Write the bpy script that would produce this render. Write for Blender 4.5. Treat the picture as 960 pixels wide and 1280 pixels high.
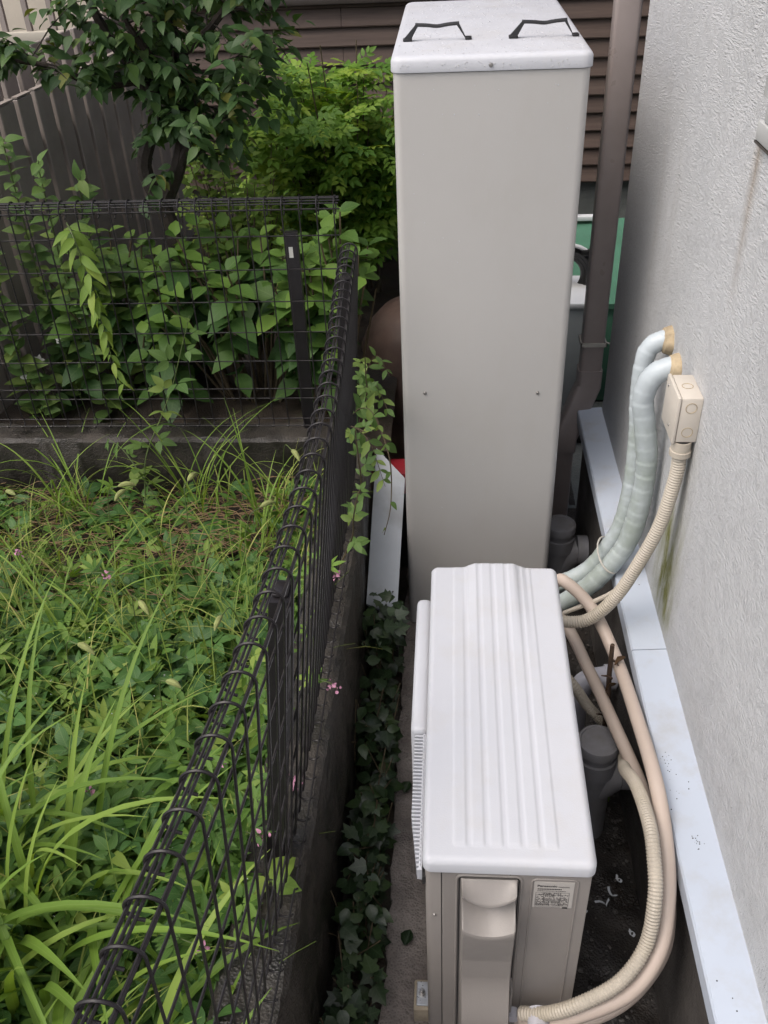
import bpy, bmesh, math, random
import numpy as np
from mathutils import Vector, Matrix, noise as mnoise

for o in list(bpy.data.objects):
    bpy.data.objects.remove(o)
SC = bpy.context.scene
COL = SC.collection

# ------------------------------------------------------------------ camera
cam_d = bpy.data.cameras.new('camera')
cam = bpy.data.objects.new('camera', cam_d)
COL.objects.link(cam)
cam_d.sensor_fit = 'VERTICAL'
cam_d.sensor_height = 24.0
cam_d.lens = 1137.3 / 1280.0 * 24.0
cam_d.clip_start = 0.02
cam_d.clip_end = 500
_r = Vector((0.99753841, 0.05808208, -0.03928864))
_u = Vector((-0.00261758, 0.59074083, 0.80685712))
_f = Vector((-0.07007334, 0.80476813, -0.58943871))
cam.matrix_world = Matrix(((_r.x, _u.x, -_f.x, 0), (_r.y, _u.y, -_f.y, 0), (_r.z, _u.z, -_f.z, 2.14), (0, 0, 0, 1)))
SC.camera = cam

# ------------------------------------------------------------------ world, sun, exposure
SUN_EL, SUN_AZ = math.radians(58), math.radians(-123)     # azimuth from +Y towards +X
w = bpy.data.worlds.new('World')
SC.world = w
w.use_nodes = True
nt = w.node_tree
nt.nodes.clear()
sky = nt.nodes.new('ShaderNodeTexSky')
sky.sky_type = 'NISHITA'
sky.sun_disc = False
sky.sun_elevation = SUN_EL
sky.sun_rotation = SUN_AZ
sky.air_density = 1.0
sky.dust_density = 6.0
sky.ozone_density = 1.0
sky.altitude = 50
hs = nt.nodes.new('ShaderNodeHueSaturation')
hs.inputs['Saturation'].default_value = 0.8       # an overcast, nearly grey sky
bg = nt.nodes.new('ShaderNodeBackground')
bg.inputs['Strength'].default_value = 0.15
wo = nt.nodes.new('ShaderNodeOutputWorld')
nt.links.new(sky.outputs[0], hs.inputs['Color'])
nt.links.new(hs.outputs[0], bg.inputs[0])
nt.links.new(bg.outputs[0], wo.inputs[0])
sd = bpy.data.lights.new('sun', 'SUN')
sd.energy = 0.8
sd.angle = math.radians(60)
sd.color = (1.0, 0.99, 0.98)
sun = bpy.data.objects.new('sun', sd)
COL.objects.link(sun)
sun.location = (-3, -2, 8)
sdir = Vector((math.sin(SUN_AZ) * math.cos(SUN_EL), math.cos(SUN_AZ) * math.cos(SUN_EL), math.sin(SUN_EL)))
sun.rotation_euler = sdir.to_track_quat('Z', 'Y').to_euler()
SC.view_settings.view_transform = 'Standard'
SC.view_settings.look = 'None'
SC.view_settings.exposure = 0.50
SC.view_settings.gamma = 1.0
SC.view_settings.use_curve_mapping = False
SC.render.engine = 'CYCLES'
SC.cycles.use_denoising = True
SC.cycles.max_bounces = 6
SC.cycles.diffuse_bounces = 3
SC.cycles.glossy_bounces = 2
SC.cycles.transmission_bounces = 4
SC.cycles.use_adaptive_sampling = True
SC.cycles.adaptive_threshold = 0.02
SC.cycles.transparent_max_bounces = 6

rng = random.Random(7)
nrg = np.random.default_rng(11)

# ------------------------------------------------------------------ materials
class NT:
    def __init__(s, name):
        s.m = bpy.data.materials.new(name)
        s.m.use_nodes = True
        s.t = s.m.node_tree
        s.t.nodes.clear()
        s.out = s.t.nodes.new('ShaderNodeOutputMaterial')
    def n(s, typ, **kw):
        nd = s.t.nodes.new(typ)
        for k, v in kw.items():
            if k.startswith('i_'):
                key = k[2:]
                key = int(key) if key.isdigit() else key.replace('_', ' ')
                nd.inputs[key].default_value = v
            else:
                setattr(nd, k, v)
        return nd
    def l(s, a, b):
        s.t.links.new(a, b)
    def coord(s, scale=(1, 1, 1), rot=(0, 0, 0), loc=(0, 0, 0), kind='Object'):
        tc = s.n('ShaderNodeTexCoord')
        mp = s.n('ShaderNodeMapping')
        mp.inputs['Scale'].default_value = scale
        mp.inputs['Rotation'].default_value = rot
        mp.inputs['Location'].default_value = loc
        s.l(tc.outputs[kind], mp.inputs['Vector'])
        return mp.outputs[0]
    def world(s, scale=(1, 1, 1), rot=(0, 0, 0)):
        g = s.n('ShaderNodeNewGeometry')
        mp = s.n('ShaderNodeMapping')
        mp.inputs['Scale'].default_value = scale
        mp.inputs['Rotation'].default_value = rot
        s.l(g.outputs['Position'], mp.inputs['Vector'])
        return mp.outputs[0]
    def noise(s, vec, scale, detail=4, rough=0.55):
        nd = s.n('ShaderNodeTexNoise')
        nd.inputs['Scale'].default_value = scale
        nd.inputs['Detail'].default_value = detail
        nd.inputs['Roughness'].default_value = rough
        s.l(vec, nd.inputs['Vector'])
        return nd.outputs[0]
    def ramp(s, fac, stops, interp='LINEAR'):
        nd = s.n('ShaderNodeValToRGB')
        cr = nd.color_ramp
        cr.interpolation = interp
        while len(cr.elements) < len(stops):
            cr.elements.new(0.5)
        for e, (p, c) in zip(cr.elements, stops):
            e.position = p
            e.color = (c, c, c, 1) if isinstance(c, (int, float)) else (*c, 1)
        s.l(fac, nd.inputs[0])
        return nd.outputs[0]
    def mix(s, fac, a, b, mode='MIX'):
        nd = s.n('ShaderNodeMix', data_type='RGBA', blend_type=mode)
        for v, i in ((fac, 0), (a, 6), (b, 7)):
            if hasattr(v, 'links'):
                s.l(v, nd.inputs[i])
            else:
                nd.inputs[i].default_value = v if i == 0 else (*v, 1)
        return nd.outputs[2]
    def math(s, op, a, b=0.0, c=None, clamp=False):
        nd = s.n('ShaderNodeMath', operation=op, use_clamp=clamp)
        for i, v in enumerate((a, b) if c is None else (a, b, c)):
            if hasattr(v, 'links'):
                s.l(v, nd.inputs[i])
            else:
                nd.inputs[i].default_value = v
        return nd.outputs[0]
    def bump(s, h, strength=0.3, dist=0.01, prev=None):
        nd = s.n('ShaderNodeBump')
        nd.inputs['Strength'].default_value = strength
        nd.inputs['Distance'].default_value = dist
        s.l(h, nd.inputs['Height'])
        if prev:
            s.l(prev, nd.inputs['Normal'])
        return nd.outputs[0]
    def bsdf(s, color, rough=0.5, normal=None, spec=0.5, metal=0.0, **kw):
        b = s.n('ShaderNodeBsdfPrincipled')
        for v, k in ((color, 'Base Color'), (rough, 'Roughness')):
            if hasattr(v, 'links'):
                s.l(v, b.inputs[k])
            else:
                b.inputs[k].default_value = (*v, 1) if k == 'Base Color' else v
        b.inputs['Specular IOR Level'].default_value = spec
        b.inputs['Metallic'].default_value = metal
        for k, v in kw.items():
            b.inputs[k.replace('_', ' ')].default_value = v
        if normal:
            s.l(normal, b.inputs['Normal'])
        return b
    def done(s, b):
        s.l(b.outputs[0], s.out.inputs[0])
        return s.m

M = {}
def paint(name, col, rough=0.4, var=0.06, scale=6, bump=0.0, bscale=300, metal=0.0, dirt=None, dirt_amt=0.3, spec=0.5):
    t = NT(name)
    v = t.world()
    n = t.noise(v, scale, 5)
    c2 = tuple(x * (1 - var * 2.2) for x in col)
    c = t.ramp(n, [(0.3, col), (0.75, c2)])
    if dirt:
        n2 = t.noise(t.world((1, 1, 0.35)), 9, 6, 0.65)
        f = t.ramp(n2, [(0.5, 0.0), (0.78, dirt_amt)])
        c = t.mix(f, c, dirt)
    nrm = t.bump(t.noise(v, bscale, 2), bump, 0.002) if bump else None
    r = t.ramp(t.noise(v, scale * 3, 3), [(0.3, rough * 0.8), (0.7, min(1, rough * 1.25))])
    M[name] = t.done(t.bsdf(c, r, nrm, spec, metal))
    return M[name]

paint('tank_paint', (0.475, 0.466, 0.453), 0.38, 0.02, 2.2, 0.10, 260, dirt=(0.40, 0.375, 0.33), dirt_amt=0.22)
paint('unit_paint_shaded', (0.285, 0.264, 0.248), 0.42, 0.02, 4, 0.15, 420, dirt=(0.42, 0.37, 0.31), dirt_amt=0.18)  # same paint as the top, with the shade on the body put into its colour
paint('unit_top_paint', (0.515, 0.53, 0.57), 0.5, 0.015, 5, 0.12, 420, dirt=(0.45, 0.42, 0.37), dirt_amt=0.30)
paint('label_print', (0.03, 0.03, 0.032), 0.5, 0.0, 5)
paint('label_plate', (0.50, 0.475, 0.445), 0.35, 0.02, 5)
paint('screw_steel', (0.35, 0.34, 0.33), 0.3, 0.1, 60, metal=0.8)
paint('handle_black', (0.016, 0.016, 0.018), 0.45, 0.1, 20)
paint('gap_dark', (0.02, 0.02, 0.02), 0.8)
paint('galvanised', (0.55, 0.56, 0.56), 0.32, 0.12, 60, metal=0.7)
paint('resin_block', (0.42, 0.36, 0.27), 0.7, 0.15, 30, dirt=(0.2, 0.15, 0.09), dirt_amt=0.6)
paint('fence_black', (0.018, 0.016, 0.018), 0.36, 0.1, 30, 0.12, 500, spec=0.35)
paint('sill_white', (0.47, 0.525, 0.61), 0.42, 0.03, 3, dirt=(0.34, 0.31, 0.26), dirt_amt=0.45)
paint('spout_brown', (0.31, 0.265, 0.25), 0.33, 0.10, 7)
paint('bracket_cream', (0.5, 0.48, 0.43), 0.5, 0.1, 30)
paint('conduit_beige', (0.47, 0.425, 0.355), 0.5, 0.1, 10, dirt=(0.30, 0.26, 0.17), dirt_amt=0.55)
paint('pipe_pink', (0.52, 0.435, 0.375), 0.5, 0.05, 6, dirt=(0.36, 0.28, 0.21), dirt_amt=0.3)
paint('box_beige', (0.57, 0.525, 0.46), 0.45, 0.04, 10, dirt=(0.35, 0.31, 0.24), dirt_amt=0.2)
paint('putty', (0.50, 0.40, 0.26), 0.85, 0.25, 40, 0.6, 80)
paint('pvc_grey', (0.23, 0.23, 0.245), 0.42, 0.1, 12, dirt=(0.12, 0.10, 0.08), dirt_amt=0.6)
paint('pvc_white', (0.56, 0.56, 0.62), 0.5, 0.06, 10, dirt=(0.25, 0.22, 0.18), dirt_amt=0.6)
paint('twig_brown', (0.075, 0.045, 0.028), 0.8, 0.3, 60, 0.5, 150)
paint('dead_leaf', (0.20, 0.11, 0.045), 0.8, 0.3, 40)
paint('straw', (0.25, 0.16, 0.085), 0.85, 0.3, 8)
paint('bark', (0.040, 0.030, 0.024), 0.9, 0.3, 25, 0.8, 90)
paint('stem_green', (0.09, 0.13, 0.035), 0.6, 0.2, 30)
paint('stem_brown', (0.10, 0.075, 0.04), 0.7, 0.2, 30)
paint('slat_brown', (0.31, 0.27, 0.245), 0.5, 0.12, 6, 0.1, 90)
paint('slat_cap', (0.26, 0.225, 0.20), 0.5)
paint('rail_cream', (0.52, 0.48, 0.40), 0.5, 0.05, 5)
paint('cream_wall', (0.76, 0.69, 0.57), 0.85, 0.06, 3, 0.4, 60)
paint('pot_brown', (0.19, 0.125, 0.10), 0.42, 0.25, 9, 0.2, 60, dirt=(0.24, 0.18, 0.15), dirt_amt=0.5)
paint('board_white', (0.40, 0.43, 0.47), 0.5, 0.06, 6, dirt=(0.24, 0.24, 0.23), dirt_amt=0.55)
paint('red_plastic', (0.25, 0.012, 0.022), 0.4, 0.1, 10)
paint('green_paint', (0.085, 0.225, 0.15), 0.5, 0.12, 5, dirt=(0.07, 0.13, 0.09), dirt_amt=0.6)
paint('green_grey', (0.13, 0.165, 0.15), 0.7, 0.15, 5)
paint('heater_face', (0.42, 0.46, 0.47), 0.4, 0.05, 5)
paint('heater_top', (0.80, 0.82, 0.84), 0.4, 0.03, 5)
paint('hose_black', (0.012, 0.012, 0.012), 0.4)
paint('window_frame', (0.55, 0.56, 0.55), 0.4, 0.05, 6)
paint('dark_frame', (0.06, 0.05, 0.045), 0.4, 0.1, 6)
paint('flower_pink', (0.52, 0.24, 0.36), 0.6, 0.2, 80)
paint('flower_white', (0.8, 0.78, 0.72), 0.6, 0.1, 80)
paint('seed_head', (0.26, 0.29, 0.10), 0.8, 0.2, 80)
paint('sticker', (0.62, 0.62, 0.58), 0.5)
paint('litter_white', (0.6, 0.63, 0.66), 0.6, 0.1, 50)

def mk_glass():
    t = NT('window_glass')
    b = t.bsdf((0.06, 0.07, 0.08), 0.08, None, 0.6)
    M['glass'] = t.done(b)
    t = NT('water_drop')
    b = t.bsdf((0.80, 0.81, 0.84), 0.06, None, 0.6, Transmission_Weight=0.35, IOR=1.33)
    M['water'] = t.done(b)
t_ = NT('dew')
M['dew'] = t_.done(t_.bsdf((0.98, 0.99, 1.0), 0.03, None, 0.8, Transmission_Weight=0.85, IOR=1.33))
mk_glass()

def mk_stucco():
    t = NT('stucco')
    # brushed stucco: short diagonal strokes
    v1 = t.world((110, 62, 250), (math.radians(38), 0, 0))
    v2 = t.world((110, 250, 70), (math.radians(24), 0, 0))
    a = t.noise(v1, 1.0, 3, 0.6)
    b = t.noise(v2, 1.0, 3, 0.6)
    sel = t.ramp(t.noise(t.world(), 24, 2), [(0.42, 0.0), (0.58, 1.0)])
    h = t.mix(sel, a, b)
    fine = t.noise(t.world(), 420, 2)
    hh = t.math('ADD', t.math('MULTIPLY', h, 1.0), t.math('MULTIPLY', fine, 0.35))
    nrm = t.bump(hh, 1.0, 0.0075)
    base = t.mix(t.ramp(t.noise(t.world(), 2.1, 4), [(0.3, 0.0), (0.7, 1.0)]), (0.76, 0.77, 0.785), (0.67, 0.68, 0.69))
    base = t.mix(t.math('MULTIPLY', t.ramp(a, [(0.35, 1.0), (0.55, 0.0)]), 0.14), base, (0.35, 0.34, 0.32))
    # rain streaks down the wall
    st = t.noise(t.world((5, 5, 1.1)), 1.3, 6, 0.65)
    base = t.mix(t.ramp(st, [(0.55, 0.0), (0.85, 0.26)]), base, (0.47, 0.43, 0.36))
    # algae below the pipe entries: a band with a shape of its own
    g = t.n('ShaderNodeNewGeometry')
    sep = t.n('ShaderNodeSeparateXYZ')
    t.l(g.outputs['Position'], sep.inputs[0])
    wob = t.math('MULTIPLY', t.math('SUBTRACT', t.noise(t.world((4, 4, 4)), 1.6, 4), 0.5), 0.22)
    dy = t.math('ABSOLUTE', t.math('SUBTRACT', t.math('ADD', sep.outputs['Y'], t.math('MULTIPLY', wob, 0.35)), 1.752))
    fy = t.ramp(dy, [(0.0, 1.0), (0.05, 0.6), (0.15, 0.0)])
    zz = t.math('ADD', sep.outputs['Z'], t.math('MULTIPLY', wob, 1.2))
    fz = t.ramp(t.math('SUBTRACT', 1.15, zz), [(0.0, 0.0), (0.22, 0.3), (0.42, 1.0), (0.52, 1.0), (0.62, 0.3)])
    br = t.ramp(t.noise(t.world((18, 24, 5)), 1.0, 5, 0.65), [(0.36, 0.15), (0.66, 1.0)])
    base = t.mix(t.math('MULTIPLY', t.math('MULTIPLY', t.math('MULTIPLY', fy, fz), br), 1.7, clamp=True), base, (0.24, 0.245, 0.085))
    # rust run under the window corner
    ry = t.math('ABSOLUTE', t.math('SUBTRACT', t.math('ADD', sep.outputs['Y'], t.math('MULTIPLY', wob, 0.06)), 1.664))
    rf = t.ramp(ry, [(0.0, 1.0), (0.010, 0.55), (0.035, 0.0)])
    rz = t.ramp(sep.outputs['Z'], [(0.0, 0.0), (0.30, 0.0), (0.62, 0.0)])
    rz = t.ramp(t.math('SUBTRACT', 1.70, sep.outputs['Z']), [(0.0, 0.6), (0.08, 0.5), (0.32, 0.0)])
    above = t.math('LESS_THAN', sep.outputs['Z'], 1.70)
    base = t.mix(t.math('MULTIPLY', t.math('MULTIPLY', rf, rz), above), base, (0.30, 0.20, 0.10))
    # splash line above the ledge
    lo = t.ramp(t.math('ADD', sep.outputs['Z'], wob), [(0.50, 0.35), (0.66, 0.0)])
    base = t.mix(lo, base, (0.40, 0.39, 0.35))
    M['stucco'] = t.done(t.bsdf(base, 0.92, nrm, 0.12))
mk_stucco()

def mk_concrete(name, c1, c2, moss=None, wet=0.5, sc=7, grit=0.5):
    t = NT(name)
    v = t.world()
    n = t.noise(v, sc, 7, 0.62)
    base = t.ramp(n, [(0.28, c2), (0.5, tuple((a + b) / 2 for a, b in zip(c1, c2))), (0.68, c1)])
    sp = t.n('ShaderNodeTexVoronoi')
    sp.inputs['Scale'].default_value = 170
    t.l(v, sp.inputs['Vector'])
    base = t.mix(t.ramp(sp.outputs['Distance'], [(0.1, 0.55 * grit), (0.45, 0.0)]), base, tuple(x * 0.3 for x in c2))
    if moss:
        base = t.mix(t.ramp(t.noise(t.world((1, 1, 1)), 11, 6, 0.7), [(0.52, 0.0), (0.72, 0.75)]), base, moss)
    hh = t.math('ADD', t.noise(v, 45, 6, 0.65), t.math('MULTIPLY', sp.outputs['Distance'], 0.5))
    nrm = t.bump(hh, 0.55, 0.006)
    r = t.ramp(t.noise(v, 9, 4), [(0.38, max(0.12, 0.62 - wet)), (0.62, 0.75)])
    M[name] = t.done(t.bsdf(base, r, nrm, 0.5))
mk_concrete('slab_concrete', (0.33, 0.29, 0.26), (0.12, 0.10, 0.09), None, 0.42, 8, 0.9)
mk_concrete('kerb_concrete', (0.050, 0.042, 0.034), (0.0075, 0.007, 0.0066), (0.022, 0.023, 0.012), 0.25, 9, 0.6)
mk_concrete('foundation', (0.085, 0.078, 0.072), (0.045, 0.042, 0.040), None, 0.15, 4, 0.3)
mk_concrete('back_concrete', (0.17, 0.18, 0.17), (0.09, 0.10, 0.095), None, 0.1, 4, 0.3)
mk_concrete('far_ground', (0.30, 0.28, 0.26), (0.22, 0.21, 0.195), None, 0.1, 3, 0.3)
mk_concrete('wet_dirt', (0.035, 0.028, 0.023), (0.010, 0.009, 0.008), None, 0.4, 12, 0.9)
mk_concrete('soil', (0.050, 0.036, 0.025), (0.016, 0.012, 0.009), (0.03, 0.035, 0.012), 0.05, 9, 0.7)
mk_concrete('pebble', (0.11, 0.10, 0.09), (0.04, 0.036, 0.033), None, 0.3, 60, 0.2)

def mk_siding():
    t = NT('siding')
    oi = t.n('ShaderNodeObjectInfo')
    n = t.noise(t.world((3, 3, 60)), 1.0, 6, 0.6)
    base = t.ramp(n, [(0.3, (0.080, 0.056, 0.046)), (0.72, (0.132, 0.094, 0.077))])
    base = t.mix(t.math('MULTIPLY', oi.outputs['Random'], 0.25), base, (0.08, 0.058, 0.048))
    M['siding'] = t.done(t.bsdf(base, 0.6, t.bump(n, 0.3, 0.003), 0.35))
mk_siding()

def mk_insul(name, c, dirtc):
    t = NT(name)
    v = t.world()
    n = t.noise(v, 12, 5)
    base = t.ramp(n, [(0.3, c), (0.75, tuple(x * 0.82 for x in c))])
    z = t.n('ShaderNodeSeparateXYZ')
    t.l(v, z.inputs[0])
    f = t.ramp(t.noise(t.world((3, 9, 5)), 2.4, 5, 0.6), [(0.34, 0.15), (0.62, 0.85)])
    low = t.ramp(t.math('SUBTRACT', 1.12, z.outputs['Z']), [(0.03, 0.0), (0.2, 1.0)])
    base = t.mix(t.math('MULTIPLY', f, low), base, dirtc)
    M[name] = t.done(t.bsdf(base, 0.42, t.bump(t.noise(v, 70, 3), 0.25, 0.003), 0.45))
mk_insul('insulation_tape', (0.49, 0.545, 0.575), (0.29, 0.335, 0.295))

def mk_leaf(name, stops, rough=0.38, transl=0.28, vein=(0.2, 0.27, 0.1), vamt=0.35, veins=9, tint=(1.4, 1.35, 0.55), spec=0.28):
    t = NT(name)
    at = t.n('ShaderNodeAttribute', attribute_name='rnd')
    oi = t.n('ShaderNodeObjectInfo')
    r = t.math('FRACT', t.math('ADD', at.outputs['Fac'], oi.outputs['Random']))
    base = t.ramp(r, stops)
    uv = t.n('ShaderNodeUVMap')
    sp = t.n('ShaderNodeSeparateXYZ')
    t.l(uv.outputs[0], sp.inputs[0])
    du = t.math('ABSOLUTE', t.math('SUBTRACT', sp.outputs['X'], 0.5))
    mid = t.ramp(du, [(0.0, 1.0), (0.05, 0.0)])
    wv = t.math('FRACT', t.math('MULTIPLY', t.math('SUBTRACT', sp.outputs['Y'], t.math('MULTIPLY', du, 0.55)), veins))
    side = t.ramp(t.math('ABSOLUTE', t.math('SUBTRACT', wv, 0.5)), [(0.0, 0.7), (0.13, 0.0)])
    vf = t.math('MULTIPLY', t.math('MAXIMUM', mid, side), vamt)
    base = t.mix(vf, base, vein)
    b = t.bsdf(base, min(0.9, rough + 0.16), None, spec)
    tr = t.n('ShaderNodeBsdfTranslucent')
    t.l(t.mix(1.0, base, tint, 'MULTIPLY'), tr.inputs[0])
    mx = t.n('ShaderNodeMixShader')
    mx.inputs[0].default_value = transl
    t.l(b.outputs[0], mx.inputs[1])
    t.l(tr.outputs[0], mx.inputs[2])
    M[name] = t.done(mx)

mk_leaf('leaf_weed', [(0.0, (0.045, 0.110, 0.020)), (0.5, (0.085, 0.175, 0.028)), (0.85, (0.130, 0.230, 0.036)), (1.0, (0.20, 0.27, 0.050))], 0.42, 0.3)
mk_leaf('leaf_weed_dark', [(0.0, (0.038, 0.100, 0.025)), (0.6, (0.062, 0.145, 0.036)), (1.0, (0.090, 0.180, 0.042))], 0.34, 0.22)
mk_leaf('leaf_blade', [(0.0, (0.105, 0.185, 0.028)), (0.6, (0.155, 0.255, 0.040)), (1.0, (0.22, 0.31, 0.062))], 0.38, 0.3, (0.24, 0.32, 0.1), 0.4, 0.0)
mk_leaf('leaf_grass', [(0.0, (0.105, 0.170, 0.030)), (0.6, (0.19, 0.26, 0.050)), (1.0, (0.34, 0.34, 0.11))], 0.5, 0.25, (0.2, 0.24, 0.08), 0.2, 0.0)
mk_leaf('leaf_hydrangea', [(0.0, (0.048, 0.105, 0.022)), (0.5, (0.085, 0.165, 0.030)), (1.0, (0.145, 0.245, 0.045))], 0.36, 0.28, (0.14, 0.22, 0.07), 0.4, 8)
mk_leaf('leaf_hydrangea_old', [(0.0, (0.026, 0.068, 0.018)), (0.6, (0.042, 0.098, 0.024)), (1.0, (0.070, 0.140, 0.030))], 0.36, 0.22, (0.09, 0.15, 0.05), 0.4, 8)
mk_leaf('leaf_tree', [(0.0, (0.030, 0.068, 0.022)), (0.6, (0.046, 0.095, 0.028)), (0.93, (0.070, 0.128, 0.033)), (1.0, (0.16, 0.16, 0.03))], 0.32, 0.2, (0.08, 0.12, 0.05), 0.35, 7)
mk_leaf('leaf_nandina', [(0.0, (0.075, 0.17, 0.022)), (0.5, (0.14, 0.26, 0.035)), (1.0, (0.26, 0.36, 0.05))], 0.38, 0.32, (0.2, 0.3, 0.08), 0.25, 0.0)
mk_leaf('leaf_ivy', [(0.0, (0.016, 0.032, 0.014)), (0.6, (0.026, 0.050, 0.019)), (1.0, (0.050, 0.085, 0.028))], 0.16, 0.12, (0.10, 0.14, 0.08), 0.35, 5, spec=0.42)
mk_leaf('leaf_vine', [(0.0, (0.062, 0.125, 0.033)), (0.6, (0.10, 0.175, 0.045)), (1.0, (0.17, 0.235, 0.055))], 0.4, 0.3, (0.17, 0.24, 0.1), 0.35, 8)
mk_leaf('leaf_yellowvine', [(0.0, (0.11, 0.19, 0.030)), (0.6, (0.16, 0.255, 0.042)), (1.0, (0.23, 0.31, 0.058))], 0.4, 0.3, (0.22, 0.3, 0.1), 0.3, 8)

# ------------------------------------------------------------------ object helpers
WLOC = {}
def link(o, parent=None):
    COL.objects.link(o)
    if parent is not None:
        o.parent = parent
    return o
def thing(name, label, cat, loc=(0, 0, 0), rz=0.0, group=None):
    o = bpy.data.objects.new(name, None)
    o.empty_display_size = 0.05
    o.location = loc
    o.rotation_euler = (0, 0, rz)
    COL.objects.link(o)
    WLOC[o.name] = Vector(loc)
    o['label'] = label
    o['category'] = cat
    if group:
        o['group'] = group
    return o
def tag(o, label=None, cat=None, group=None, kind=None):
    for k, v in (('label', label), ('category', cat), ('group', group), ('kind', kind)):
        if v:
            o[k] = v
    return o

class MB:
    """collects geometry in one mesh"""
    def __init__(s):
        s.v = []
        s.f = []
    def add(s, verts, faces):
        b = len(s.v)
        s.v.extend([tuple(p) for p in verts])
        s.f.extend([tuple(i + b for i in q) for q in faces])
        return s
    def box(s, lo, hi, bev=0.0, seg=2):
        if bev <= 0:
            x0, y0, z0 = lo
            x1, y1, z1 = hi
            s.add([(x0, y0, z0), (x1, y0, z0), (x1, y1, z0), (x0, y1, z0), (x0, y0, z1), (x1, y0, z1), (x1, y1, z1), (x0, y1, z1)],
                  [(0, 3, 2, 1), (4, 5, 6, 7), (0, 1, 5, 4), (1, 2, 6, 5), (2, 3, 7, 6), (3, 0, 4, 7)])
            return s
        bm = bmesh.new()
        bmesh.ops.create_cube(bm, size=1.0)
        for v in bm.verts:
            v.co = Vector([(lo[i] + hi[i]) / 2 + v.co[i] * (hi[i] - lo[i]) for i in range(3)])
        bmesh.ops.bevel(bm, geom=bm.edges[:], offset=bev, segments=seg, profile=0.5, affect='EDGES')
        bm.verts.index_update()
        s.add([v.co[:] for v in bm.verts], [[v.index for v in f.verts] for f in bm.faces])
        bm.free()
        return s
    def tube(s, path, rad, n=10, cap=True, squash=None):
        P = [Vector(p) for p in path]
        R = rad if isinstance(rad, (list, tuple)) else [rad] * len(P)
        T = []
        for i in range(len(P)):
            a = P[max(0, i - 1)]
            b = P[min(len(P) - 1, i + 1)]
            d = b - a
            T.append(d.normalized() if d.length > 1e-9 else Vector((0, 0, 1)))
        ref = Vector((0, 0, 1)) if abs(T[0].z) < 0.9 else Vector((1, 0, 0))
        nrm = (ref - T[0] * ref.dot(T[0])).normalized()
        vs = []
        for i, p in enumerate(P):
            nrm = (nrm - T[i] * nrm.dot(T[i]))
            nrm = nrm.normalized() if nrm.length > 1e-6 else T[i].orthogonal().normalized()
            bn = T[i].cross(nrm)
            for k in range(n):
                a = 2 * math.pi * k / n
                vs.append(p + (nrm * math.cos(a) + bn * math.sin(a)) * R[i])
        fs = []
        for i in range(len(P) - 1):
            for k in range(n):
                a = i * n + k
                b = i * n + (k + 1) % n
                fs.append((a, b, b + n, a + n))
        if cap:
            fs.append(tuple(range(n - 1, -1, -1)))
            fs.append(tuple((len(P) - 1) * n + k for k in range(n)))
        return s.add(vs, fs)
    def lathe(s, prof, c=(0, 0, 0), n=24, axis='Z', cap=True):
        vs = []
        for r, h in prof:
            for k in range(n):
                a = 2 * math.pi * k / n
                x, y = r * math.cos(a), r * math.sin(a)
                if axis == 'Z':
                    vs.append((c[0] + x, c[1] + y, c[2] + h))
                elif axis == 'X':
                    vs.append((c[0] + h, c[1] + x, c[2] + y))
                else:
                    vs.append((c[0] + x, c[1] + h, c[2] - y))
        fs = []
        for i in range(len(prof) - 1):
            for k in range(n):
                a = i * n + k
                b = i * n + (k + 1) % n
                fs.append((a, b, b + n, a + n))
        if cap:
            fs.append(tuple(range(n - 1, -1, -1)))
            fs.append(tuple((len(prof) - 1) * n + k for k in range(n)))
        return s.add(vs, fs)
    def grid(s, nu, nv, fn):
        vs = [fn(i / nu, j / nv) for j in range(nv + 1) for i in range(nu + 1)]
        fs = [(j * (nu + 1) + i, j * (nu + 1) + i + 1, (j + 1) * (nu + 1) + i + 1, (j + 1) * (nu + 1) + i) for j in range(nv) for i in range(nu)]
        return s.add(vs, fs)
    def build(s, name, mat, parent=None, smooth=True, world=True, angle=35):
        me = bpy.data.meshes.new(name)
        off = Vector((0, 0, 0))
        if world and parent is not None:
            off = WLOC[parent.name]
        me.from_pydata([(x - off.x, y - off.y, z - off.z) for x, y, z in s.v], [], s.f)
        me.materials.append(M[mat] if isinstance(mat, str) else mat)
        me.update()
        if smooth:
            me.shade_smooth()
            me.set_sharp_from_angle(angle=math.radians(angle))
        o = link(bpy.data.objects.new(name, me), parent)
        WLOC[o.name] = off if world else Vector((0, 0, 0))
        return o

def inst(name, me, parent, mat4):
    """an object that shares mesh data; mat4 is its world matrix, parent an unrotated thing"""
    o = bpy.data.objects.new(name, me)
    COL.objects.link(o)
    if parent is not None:
        o.parent = parent
        mat4 = Matrix.Translation(-WLOC[parent.name]) @ mat4
    o.matrix_basis = mat4
    return o

def cr(pts, n=8):
    """Catmull-Rom through the points"""
    P = [Vector(p) for p in pts]
    P = [P[0] * 2 - P[1]] + P + [P[-1] * 2 - P[-2]]
    out = []
    for i in range(1, len(P) - 2):
        a, b, c, d = P[i - 1:i + 3]
        for k in range(n):
            t = k / n
            out.append(0.5 * ((2 * b) + (c - a) * t + (2 * a - 5 * b + 4 * c - d) * t * t + (3 * b - a - 3 * c + d) * t ** 3))
    out.append(P[-2])
    return out
def resample(path, step):
    P = [Vector(p) for p in path]
    out = [P[0]]
    acc = 0.0
    for a, b in zip(P, P[1:]):
        L = (b - a).length
        d = step - acc
        while d <= L:
            out.append(a.lerp(b, d / L))
            d += step
        acc = (acc + L) % step
    return out

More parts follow.
